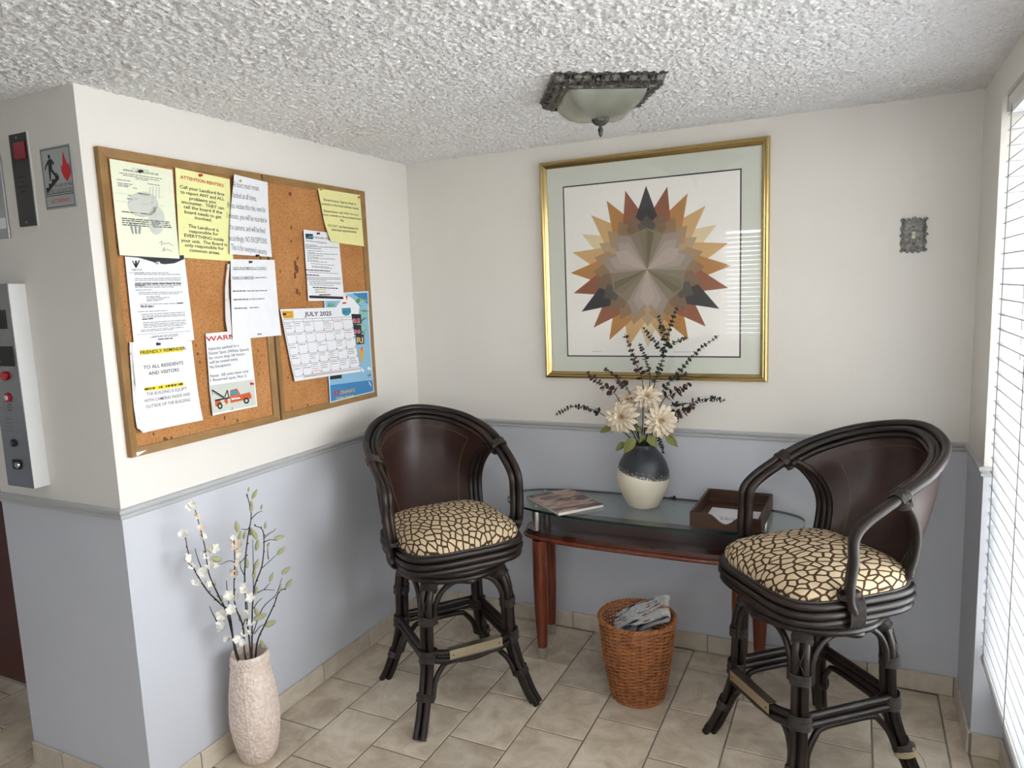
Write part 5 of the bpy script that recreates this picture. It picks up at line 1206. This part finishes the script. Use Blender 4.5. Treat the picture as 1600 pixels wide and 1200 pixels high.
def sprig(label, pts, depth, kind, lsize=.017, n=None, twigs=(), bare=.0):
    root = thing('eucalyptus_sprig', label, 'sprig', VM, 0, 'eucalyptus sprigs in the two-tone vase'); o0 = VM
    P = [at(*p, depth*(i+1)/len(pts))-o0 for i, p in enumerate(pts)]
    st = [Vector((rn.uniform(-.015, .015), rn.uniform(-.012, .012), -.012)), P[0]*.45+Vector((0, 0, .004))]+P
    C_ = smooth_path(st, 6); b = bmesh.new(); tube(b, C_, [.0024-.0014*i/len(C_) for i in range(len(C_))], 5); obj('stem', b, M_STEM, root)
    paths = [(C_, 13)]
    for tw in twigs:
        Tp = smooth_path([at(*p, depth)-o0 for p in tw], 5); b = bmesh.new(); tube(b, Tp, .0011, 5); obj('twig', b, M_STEM, root); paths.append((Tp, 0))
    for C2, skip in paths:
        ln = sum((C2[i+1]-C2[i]).length for i in range(skip, len(C2)-1)); acc = 0; nxt = .006
        for i in range(skip, len(C2)-1):
            seg = C2[i+1]-C2[i]; acc += seg.length
            while acc >= nxt:
                f = nxt/ln; t = seg.normalized(); s = lsize*(1.12-.62*f)*rn.uniform(.85, 1.15); ph = rn.uniform(0, 6.28)
                for side in (0, 1):
                    d = t.orthogonal().normalized(); d.rotate(Matrix.Rotation(ph+side*math.pi, 3, t)); d = (d+t*rn.uniform(.15, .5))
                    o = bpy.data.objects.new('leaf', EL[kind]); link(o, root); o.matrix_local = Matrix.Translation(C2[i]+t*rn.uniform(0, .004)) @ frame_to(d, t, rn.uniform(-1.3, 1.3)) @ Matrix.Diagonal((s*1.25, s*1.35, s, 1))
                nxt += s*.66
    return root
c = cv(850, 480, 3.53)
sp_ = [('dark eucalyptus sprig drooping to the left over the chair rail', [(320, 590), (240, 558), (150, 550), (60, 595)], .02, 1, .013, ()),
       ('thick maroon eucalyptus sprig left of the white flowers, tip below the gold frame', [(400, 490), (320, 430), (230, 355)], .03, 0, .017, ()),
       ('sparse maroon eucalyptus sprig ending in a small curl at the gold frame', [(470, 470), (400, 390), (330, 335)], .06, 0, .014, ()),
       ('upright maroon eucalyptus sprig in front of the left tan star points', [(545, 420), (500, 290), (445, 145)], .05, 0, .015, ()),
       ('short upright eucalyptus sprig with small spaced leaves behind the flowers', [(585, 400), (562, 290), (525, 195)], .07, 1, .013, ()),
       ('tallest branching eucalyptus sprig reaching the middle of the star print', [(605, 440), (650, 300), (690, 130), (737, -10)], .05, 1, .014, ([(668, 250), (600, 180), (540, 108)], [(678, 215), (730, 190), (785, 168)], [(668, 180), (650, 120), (630, 42)])),
       ('long thin green eucalyptus sprig slanting up to the right', [(650, 470), (750, 350), (850, 240), (965, 155)], .04, 1, .013, ([(700, 405), (745, 385), (790, 362)],)),
       ('short maroon eucalyptus sprig with round leaves beside the flowers', [(660, 510), (730, 470), (810, 420)], .02, 0, .019, ()),
       ('dark eucalyptus sprig reaching level to the right over the wall', [(690, 550), (800, 530), (900, 505), (1000, 515)], .02, 1, .018, ()),
       ('small maroon eucalyptus sprig below the level one on the right', [(700, 610), (770, 580), (830, 540)], -.03, 0, .018, ()),
       ('tiny dark eucalyptus sprig hanging over the lip of the vase', [(625, 720), (645, 760), (657, 805)], -.10, 1, .010, ())]
for lb, pts, dp, kd, ls, tw in sp_: sprig(lb, [c(*p) for p in pts], dp, kd, ls*(1.25 if kd == 0 else 1.1), twigs=[[c(*p) for p in t] for t in tw])
# dahlias
def petal_mesh():
    b = bmesh.new(); rows = []
    for i, (t, w, z) in enumerate([(0, .06, 0), (.25, .13, .05), (.55, .19, .10), (.82, .16, .08), (1, .03, .0)]):
        rows.append([b.verts.new((t, -w, z+w*.35)), b.verts.new((t, 0, z)), b.verts.new((t, w, z+w*.35))])
    for A_, B_ in zip(rows, rows[1:]):
        for k in (0, 1): b.faces.new((A_[k], B_[k], B_[k+1], A_[k+1]))
    r_ = bmesh.ops.extrude_face_region(b, geom=list(b.faces)); bmesh.ops.translate(b, vec=(0, 0, .018), verts=[v for v in r_['geom'] if isinstance(v, bmesh.types.BMVert)])
    return mesh_from_bm(b, 'petal', M_PETAL, 60)
PM = petal_mesh(); PC = petal_mesh(); PC.materials[0] = M_PETALC; LM = leaf_mesh('leaf', M_LEAF, .25, 6)
def dahlia(label, u, v, R_, depth, tilt, leaves=()):
    cpos = at(u, v, depth); root = thing('dahlia_flower', label, 'flower', VM, 0, 'cream flowers in the two-tone vase'); c0 = cpos-VM
    nrm_ = (CAM-cpos).normalized()+Vector(tilt); nrm_.normalize()
    b = bmesh.new(); tube(b, smooth_path([Vector((rn.uniform(-.012, .012), rn.uniform(-.012, .012), -.012)), c0*.5+Vector((0, .012, 0)), c0-nrm_*.012], 5), .0028, 6); obj('stem', b, M_GSTEM, root)
    e1 = nrm_.orthogonal().normalized(); e2 = nrm_.cross(e1)
    b = bmesh.new(); bmesh.ops.create_icosphere(b, subdivisions=2, radius=R_*.16); b.transform(Matrix.Translation(c0-nrm_*.006)); obj('flower_core', b, M_PETALC, root, 60)
    for n, lift, sc_, mesh, ph in ((15, -.12, 1.08, PM, 0), (14, .16, 1.0, PM, .22), (13, .42, .84, PM, .1), (11, .80, .62, PM, .2), (9, 1.3, .40, PC, 0), (7, 2.2, .34, PC, .3)):
        for k in range(n):
            a = 2*math.pi*k/n+ph+rn.uniform(-.08, .08); d = e1*math.cos(a)+e2*math.sin(a)+nrm_*(lift+rn.uniform(-.1, .1)); s = R_*sc_*rn.uniform(.9, 1.08)
            o = bpy.data.objects.new('petal', mesh); link(o, root); o.matrix_local = Matrix.Translation(c0-nrm_*.004) @ frame_to(d, nrm_, rn.uniform(-.15, .15)) @ Matrix.Diagonal((s, s*(.82 if mesh is PM else .45), s, 1))
    for (u0, v0, u1, v1, dp, s) in leaves:
        p0, p1 = at(u0, v0, dp)-VM, at(u1, v1, dp-.015)-VM
        o = bpy.data.objects.new('leaf', LM); link(o, root); ln = (p1-p0).length; o.matrix_local = Matrix.Translation(p0) @ frame_to(p1-p0, (CAM-VM).normalized(), rn.uniform(-.3, .3)) @ Matrix.Diagonal((ln, ln*s, ln, 1))
        b = bmesh.new(); tube(b, smooth_path([Vector((0, 0, .0)), p0*.6+Vector((0, 0, .01)), p0], 4), .0015, 5); obj('leaf_stalk', b, M_GSTEM, root)
c = cv(920, 590, 9.23)
dahlia('cream flower facing left, lowest on the left of the bunch', *c(470, 575), .066, -.055, (-.35, .0, .15), [(*c(640, 860), *c(515, 1095), -.075, .9), (*c(340, 690), *c(160, 795), -.02, .7), (*c(520, 930), *c(385, 1060), -.05, .8)])
dahlia('cream flower facing forward, on the right of the bunch', *c(1035, 625), .066, -.06, (.2, 0, .05), [(*c(850, 840), *c(985, 1000), -.085, 1.0), (*c(1110, 830), *c(1285, 1000), -.06, .75), (*c(800, 830), *c(725, 950), -.08, .7)])
dahlia('cream flower tilted upward, highest of the bunch', *c(835, 270), .062, .01, (.1, 0, .55), [(*c(640, 680), *c(760, 790), -.03, .8)])
dahlia('cream flower half hidden behind the left one', *c(560, 330), .050, .03, (-.2, .2, .7))

# ------------------------------------------------------------------ wicker wastebasket
M_WICK = noisy('brown_wicker', (.25, .082, .028), (.50, .195, .072), 40, .5, detail=3); M_WICKD = noisy('dark_wicker', (.15, .055, .02), (.26, .105, .04), 40, .55)
BX, BY, BH = 1.232, -.430, .325
bk_ = thing('wastebasket', 'round woven wicker wastebasket on the floor in front of the table', 'basket', (BX, BY, 0))
def br(z): t = z/BH; return .099+(.143-.099)*(t**.9)+.004*math.sin(math.pi*t)
NS = 26; b = bmesh.new()
for i in range(43):
    z = .006+i*.0073; pts = []
    for k in range(NS*4):
        a = 2*math.pi*k/(NS*4); pts.append(((br(z)+.0042*math.cos(NS/2*a+math.pi*i))*math.cos(a), (br(z)+.0042*math.cos(NS/2*a+math.pi*i))*math.sin(a), z+.0006*math.sin(3*a+i)))
    tube(b, pts, .0036, 5, True)
o = obj('woven_strands', b, M_WICK, bk_, 60, 'stuff')
b = bmesh.new()
for k in range(NS):
    a = 2*math.pi*(k)/NS; tube(b, [(br(z)*math.cos(a), br(z)*math.sin(a), z) for z in (.002, .1, .2, BH-.005)], .0030, 5)
obj('upright_stakes', b, M_WICKD, bk_, 60, 'stuff')
b = bmesh.new()
for s in range(3):
    tube(b, [((br(BH)+.006*math.cos(20*a+s*2.09))*math.cos(a), (br(BH)+.006*math.cos(20*a+s*2.09))*math.sin(a), BH-.004+.006*math.sin(20*a+s*2.09)) for a in [2*math.pi*k/120 for k in range(120)]], .0042, 6, True)
obj('braided_rim', b, M_WICK, bk_, 60)
b = bmesh.new(); lathe(b, [(.093, .001), (.093, .006)], 32); obj('base', b, M_WICKD, bk_)
b = bmesh.new(); tube(b, [((.101)*math.cos(a), (.101)*math.sin(a), .005) for a in [2*math.pi*k/60 for k in range(60)]], .005, 6, True); obj('foot_ring', b, M_WICK, bk_, 60)
def newsprint():
    m = mat('newsprint', (.5, .5, .5), .8, spec=.2); nt = NT(m); tc = nt.n('ShaderNodeTexCoord'); mp = nt.n('ShaderNodeMapping'); mp.inputs['Scale'].default_value = (6, 26, 6); nt.l(tc.outputs['Object'], mp.inputs[0])
    n1 = nt.n('ShaderNodeTexNoise', i_Scale=1.6, i_Detail=1); nt.l(mp.outputs[0], n1.inputs['Vector']); n2 = nt.n('ShaderNodeTexNoise', i_Scale=9, i_Detail=2); nt.l(mp.outputs[0], n2.inputs['Vector'])
    r1 = ramp(nt, n1.outputs[0], [(.28, srgb(40, 48, 66)), (.34, srgb(130, 138, 150)), (.40, srgb(206, 208, 208)), (.60, srgb(200, 200, 198)), (.64, srgb(170, 120, 96)), (.68, srgb(196, 196, 196))], 'CONSTANT')
    r2 = ramp(nt, n2.outputs[0], [(.45, (1, 1, 1)), (.55, (.72, .72, .74))]); mm = nt.n('ShaderNodeMix', data_type='RGBA', blend_type='MULTIPLY'); mm.inputs[0].default_value = 1
    nt.l(r1.outputs[0], mm.inputs[6]); nt.l(r2.outputs[0], mm.inputs[7]); nt.l(mm.outputs[2], nt.p.inputs['Base Color']); return m
M_NEWS = newsprint()
def folded(label, prof, length, M, th=.0025):
    """newspaper: a folded profile (x, z) extruded along y, wavy, with thickness"""
    C_ = smooth_path([(x, 0, z) for x, z in prof], 6); b = bmesh.new(); N = 8; lay = []
    for sgn in (0, 1):
        g = []
        for j in range(N+1):
            row = []; y = (j/N-.5)*length
            for i, p in enumerate(C_):
                t = (C_[min(i+1, len(C_)-1)]-C_[max(i-1, 0)]).normalized(); n_ = Vector((-t.z, 0, t.x))
                w_ = .004*math.sin(5*j/N+i*.3); row.append(b.verts.new(Vector((p.x, y, p.z))+n_*(sgn*th+w_)))
            g.append(row)
        lay.append(g)
    m_ = len(C_)
    for j in range(N):
        for i in range(m_-1):
            for g in lay: b.faces.new((g[j][i], g[j][i+1], g[j+1][i+1], g[j+1][i]))
    for j in range(N):
        for i in (0, m_-1): b.faces.new((lay[0][j][i], lay[0][j+1][i], lay[1][j+1][i], lay[1][j][i]))
    for i in range(m_-1):
        for j in (0, N): b.faces.new((lay[0][j][i], lay[1][j][i], lay[1][j][i+1], lay[0][j][i+1]))
    o = obj('newspaper', b, M_NEWS, None, 60); o.matrix_world = M; tag(o, label, 'newspaper', 'papers in the wicker wastebasket'); return o
def RM(x, y, z): return Matrix.Rotation(z, 4, 'Z') @ Matrix.Rotation(y, 4, 'Y') @ Matrix.Rotation(x, 4, 'X')
folded('loosely folded newspaper poking highest out of the wicker wastebasket', [(-.125, -.012), (-.06, .006), (.02, .018), (.085, .034), (.108, .024), (.10, .006), (.06, .000), (-.03, -.014), (-.10, -.028)], .115, Matrix.Translation((BX+.022, BY+.018, .318)) @ RM(.35, -.32, .12))
folded('crumpled newspaper with curled edge inside the wicker wastebasket', [(-.09, -.02), (-.03, .015), (.03, .0), (.055, -.022), (.03, -.04), (-.01, -.03), (-.02, -.012), (.0, -.006)], .13, Matrix.Translation((BX+.008, BY-.030, .262)) @ RM(.25, -.15, .2))
folded('dark printed newspaper deepest in the wicker wastebasket', [(-.095, 0), (-.03, .01), (.03, .004), (.085, .012)], .13, Matrix.Translation((BX-.005, BY+.0, .205)) @ RM(.1, -.12, -.2))

# ------------------------------------------------------------------ embossed floor vase
def emboss():
    m = mat('embossed_plaster', srgb(196, 180, 166), .8, spec=.2); nt = NT(m); tc = nt.n('ShaderNodeTexCoord')
    v = nt.n('ShaderNodeTexVoronoi', i_Scale=105, feature='SMOOTH_F1'); nt.l(tc.outputs['Object'], v.inputs['Vector']); w_ = nt.n('ShaderNodeTexVoronoi', i_Scale=26); nt.l(tc.outputs['Object'], w_.inputs['Vector'])
    ad = nt.n('ShaderNodeMath', operation='MULTIPLY_ADD', i_1=.35); nt.l(w_.outputs['Distance'], ad.inputs[0]); nt.l(v.outputs['Distance'], ad.inputs[2])
    r1 = ramp(nt, ad.outputs[0], [(.25, srgb(240, 228, 218)), (.50, srgb(234, 218, 207)), (.75, srgb(222, 203, 190))]); nt.l(r1.outputs[0], nt.p.inputs['Base Color'])
    b = nt.n('ShaderNodeBump', i_Strength=.8, i_Distance=-.006); nt.l(ad.outputs[0], b.inputs['Height']); nt.l(b.outputs[0], nt.p.inputs['Normal']); return m
M_EMB = emboss(); FX, FY = .116, -1.306
fv = thing('floor_vase', 'tall blush embossed floor vase standing against the left wall', 'vase', (FX, FY, 0))
b = bmesh.new(); lathe(b, [(.046, .0005), (.055, .004), (.068, .04), (.079, .095), (.084, .150), (.083, .200), (.077, .260), (.069, .320), (.063, .352), (.0635, .356), (.062, .388), (.060, .392), (.054, .390), (.054, .35), (.060, .30), (.001, .27)], 56, cap1=False); obj('vase_body', b, M_EMB, fv, 60)
b = bmesh.new()
def fvr(z):
    P_ = [(.046, 0), (.055, .004), (.068, .04), (.079, .095), (.084, .150), (.083, .200), (.077, .260), (.069, .320), (.063, .352)]
    for (r0, z0), (r1, z1) in zip(P_, P_[1:]):
        if z <= z1: return r0+(r1-r0)*(z-z0)/(z1-z0)
    return .063
for a in (-1.05, .52, 2.09, 3.66): tube(b, [((fvr(z)+.0005)*math.cos(a+.25*(.2-z)), (fvr(z)+.0005)*math.sin(a+.25*(.2-z)), z) for z in [.01+.345*k/16 for k in range(17)]], .0022, 5)
for z0 in (.120, .235): tube(b, [((fvr(z0+.012*math.sin(2*a))+.0003)*math.cos(a), (fvr(z0+.012*math.sin(2*a))+.0003)*math.sin(a), z0+.012*math.sin(2*a)) for a in [2*math.pi*k/48 for k in range(48)]], .0016, 5, True)
tube(b, [(.0645*math.cos(a), .0645*math.sin(a), .3545) for a in [2*math.pi*k/48 for k in range(48)]], .0022, 5, True); obj('raised_seams', b, M_EMB, fv, 60)
b = bmesh.new()
for k in range(16):
    a = 2*math.pi*k/16
    for dz_, da in ((.007, 0), (-.007, 0), (0, .10), (0, -.10)):
        t = bmesh.new(); bmesh.ops.create_icosphere(t, subdivisions=1, radius=1); t.transform(Matrix.Translation((.0625*math.cos(a+da), .0625*math.sin(a+da), .372+dz_)) @ Matrix.Rotation(a, 4, 'Z') @ Matrix.Diagonal((.003, .005, .006, 1)))
        me = bpy.data.meshes.new('t'); t.to_mesh(me); t.free(); b.from_mesh(me); bpy.data.meshes.remove(me)
obj('rim_rosettes', b, mat('pale_plaster', srgb(222, 214, 204), .8), fv, 60)
# branches
M_TWIG = noisy('dark_twig', (.020, .016, .012), (.055, .045, .035), 60, .8); M_BLOS = noisy('white_blossom', srgb(232, 230, 220), srgb(246, 244, 238), 60, .7, spec=.2); M_BLOSP = noisy('peach_blossom', srgb(226, 206, 186), srgb(238, 224, 208), 60, .7, spec=.2)
M_BUD = noisy('pale_green_bud', srgb(150, 152, 112), srgb(190, 188, 150), 60, .7, spec=.2)
def blossom_mesh(m):
    b = bmesh.new()
    for k in range(5):
        a = 2*math.pi*k/5; M = Matrix.Rotation(a, 4, 'Z') @ Matrix.Rotation(-.45, 4, 'Y')
        rows = [[(0, 0, 0)], [(.35, -.22, .04), (.35, 0, 0), (.35, .22, .04)], [(.75, -.36, .12), (.75, 0, .04), (.75, .36, .12)], [(1, -.16, .14), (1.02, 0, .12), (1, .16, .14)]]
        R_ = [[b.verts.new(M @ Vector(p)) for p in r] for r in rows]
        b.faces.new((R_[0][0], R_[1][0], R_[1][1])); b.faces.new((R_[0][0], R_[1][1], R_[1][2]))
        for A_, B_ in zip(R_[1:], R_[2:]):
            for q in (0, 1): b.faces.new((A_[q], B_[q], B_[q+1], A_[q+1]))
    r_ = bmesh.ops.extrude_face_region(b, geom=list(b.faces)); bmesh.ops.translate(b, vec=(0, 0, .04), verts=[v for v in r_['geom'] if isinstance(v, bmesh.types.BMVert)])
    return mesh_from_bm(b, 'blossom', m, 60)
BLM, BLP = blossom_mesh(M_BLOS), blossom_mesh(M_BLOSP)
b = bmesh.new(); lathe(b, [(.02, 0), (.15, .12), (.22, .35), (.20, .6), (.11, .85), (.02, 1)], 8); b.transform(Matrix.Rotation(math.pi/2, 4, 'Y')); BUD = mesh_from_bm(b, 'bud', M_BUD, 60)
FM = Vector((FX, FY, .375)); c = cv(270, 750, 4.285)
def fat(u, v, d=0): return px(*c(u, v), 0, FX+d)
rn = random.Random(21)
def branch(name, label, main, d0, d1, twigs=(), blossoms=(), buds=(), knots=True):
    root = thing(name, label, 'branch', FM, 0, 'branches in the embossed floor vase')
    n = len(main); P = [fat(*p, d0+(d1-d0)*i/(n-1))-FM for i, p in enumerate(main)]
    # lower end goes down inside the vase
    P = [Vector((max(-.03, min(.03, P[0].x*.4)), max(-.03, min(.03, P[0].y*.4)), -.07))]+P
    C_ = smooth_path(P, 6); b = bmesh.new(); tube(b, C_, [.0034-.0021*i/len(C_) for i in range(len(C_))], 6)
    if knots:
        for i in range(8, len(C_)-1, 3):
            t = (C_[i+1]-C_[i]).normalized(); d = t.orthogonal(); d.rotate(Matrix.Rotation(rn.uniform(0, 6.3), 3, t)); tube(b, [C_[i], C_[i]+d.normalized()*.004+t*.003, C_[i]+d.normalized()*.005+t*.007], [.002, .0016, .0008], 5)
    obj('stem', b, M_TWIG, root, 60)
    for tw in twigs:
        b = bmesh.new(); Q_ = smooth_path([fat(*p, d0+(d1-d0)*.6)-FM for p in tw], 4); tube(b, Q_, [.0018-.0009*i/len(Q_) for i in range(len(Q_))], 5); obj('twig', b, M_TWIG, root, 60)
    for (u, v, r, kd) in blossoms:
        f = max(0, min(1, (1170-v)/1000)); p = fat(u, v, d0+(d1-d0)*f+rn.uniform(-.006, .010))-FM
        for q in range(2):
            d = (CAM-FM-p).normalized()+Vector((rn.uniform(-.9, .9), rn.uniform(-.9, .9), rn.uniform(-.4, .9))); d.normalize(); s = r/4.285/430*rn.uniform(.62, .85)
            M = Matrix.Translation(p+Vector((rn.uniform(-.006, .006), rn.uniform(-.010, .010), rn.uniform(-.008, .008)))*(1 if q else .3)) @ frame_to(d, (0, 0, 1)) @ Matrix.Rotation(math.pi/2, 4, 'Y') @ Matrix.Rotation(rn.uniform(0, 6), 4, 'Z') @ Matrix.Diagonal((s, s, s, 1))
            o = bpy.data.objects.new('blossom', BLP if kd else BLM); link(o, root); o.matrix_local = M
    for (u, v, ang, ln) in buds:
        a = math.radians(ang); h = ln/2; f = max(0, min(1, (1170-v)/1000)); dd = d0+(d1-d0)*f
        p0 = fat(u-h*math.cos(a), v+h*math.sin(a), dd)-FM; p1 = fat(u+h*math.cos(a), v-h*math.sin(a), dd+rn.uniform(-.008, .012))-FM; l_ = (p1-p0).length
        o = bpy.data.objects.new('bud', BUD); link(o, root); o.matrix_local = Matrix.Translation(p0) @ frame_to(p1-p0) @ Matrix.Diagonal((l_, l_*.85, l_*.85, 1))
branch('blossom_branch', 'white blossom branch in the floor vase, tallest of the blossoming ones', [(430, 1165), (365, 900), (300, 760), (240, 620), (215, 450), (150, 200)], .0, -.01, [[(190, 585), (165, 520), (150, 458)]],
       [(125, 162, 46, 0), (165, 245, 24, 1), (175, 320, 34, 1), (190, 380, 40, 0), (262, 470, 44, 0), (228, 505, 34, 0), (255, 570, 44, 0), (210, 610, 34, 0), (275, 680, 30, 0)])
branch('blossom_branch', 'white blossom branch in the floor vase leaning closest to the elevator corner', [(420, 1160), (380, 900), (320, 830), (230, 740), (150, 610), (105, 490), (85, 385)], .01, -.035, [[(295, 950), (265, 890), (245, 845)], [(150, 610), (120, 570), (85, 540)]],
       [(65, 372, 40, 0), (90, 525, 42, 0), (150, 680, 34, 0), (175, 640, 36, 0), (130, 560, 30, 0), (330, 905, 46, 0), (325, 970, 40, 0), (365, 1080, 36, 0), (235, 690, 34, 0), (340, 780, 40, 0)])
branch('blossom_branch', 'short blossom branch with peach tinted flowers in the middle of the floor vase', [(480, 1150), (470, 980), (420, 850), (410, 720), (415, 560), (410, 400)], .03, .03, [[(470, 980), (500, 860), (480, 730)], [(375, 830), (362, 720), (360, 672)]],
       [(420, 450, 44, 1), (425, 500, 36, 1), (405, 385, 30, 0), (425, 555, 28, 1), (405, 625, 42, 1), (370, 770, 46, 0), (395, 870, 44, 0), (480, 730, 46, 0), (515, 790, 46, 0), (500, 885, 38, 0), (520, 950, 34, 0), (475, 1030, 46, 0), (425, 1065, 38, 0), (460, 1085, 30, 0), (420, 780, 36, 0)])
branch('bud_branch', 'tallest bare branch with pale green buds in the floor vase', [(520, 1150), (490, 850), (482, 600), (500, 400), (525, 230), (495, 90)], .0, .01, [[(525, 262), (560, 225), (600, 205)], [(480, 640), (455, 590), (450, 540)], [(500, 500), (440, 560), (385, 540), (320, 565)], [(520, 300), (500, 330), (460, 330)]],
       (), [(508, 62, 80, 36), (548, 95, 62, 75), (525, 175, 88, 80), (430, 312, 98, 85), (450, 372, 75, 70), (520, 345, 85, 60), (495, 555, 95, 75), (290, 530, 170, 70), (480, 370, 80, 60)])
branch('bud_branch', 'branch with pale green buds forking in front of the tallest bare branch', [(530, 1150), (540, 760), (600, 560), (606, 350), (545, 303)], .03, .03, [[(590, 595), (640, 550), (695, 500)], [(605, 420), (650, 400), (695, 405)], [(615, 385), (650, 355), (680, 342)], [(640, 530), (635, 480), (635, 450)], [(540, 760), (540, 600), (535, 400)]],
       (), [(620, 302, 85, 52), (712, 385, 15, 75), (728, 472, 42, 80), (595, 180, 80, 38), (685, 332, 40, 26), (545, 360, 115, 80), (565, 435, 80, 80), (560, 565, 72, 80), (545, 625, 85, 80), (640, 432, 60, 34)])
branch('bud_branch', 'low spreading bud branch in the floor vase reaching furthest from the elevator corner', [(565, 1090), (620, 960), (680, 830), (710, 750), (755, 725)], .02, .02, [[(530, 1050), (600, 860), (690, 770), (720, 690), (730, 655)], [(560, 760), (610, 735), (680, 738)], [(610, 735), (650, 690)], [(540, 860), (570, 815), (600, 790)], [(545, 1030), (585, 980), (620, 965)]],
       (), [(758, 605, 40, 78), (660, 650, 68, 72), (778, 692, 52, 76), (718, 722, 68, 60), (585, 915, 22, 100), (655, 960, 22, 80), (450, 922, 100, 56), (560, 880, 110, 60), (560, 740, 80, 60), (596, 1100, 100, 60)])
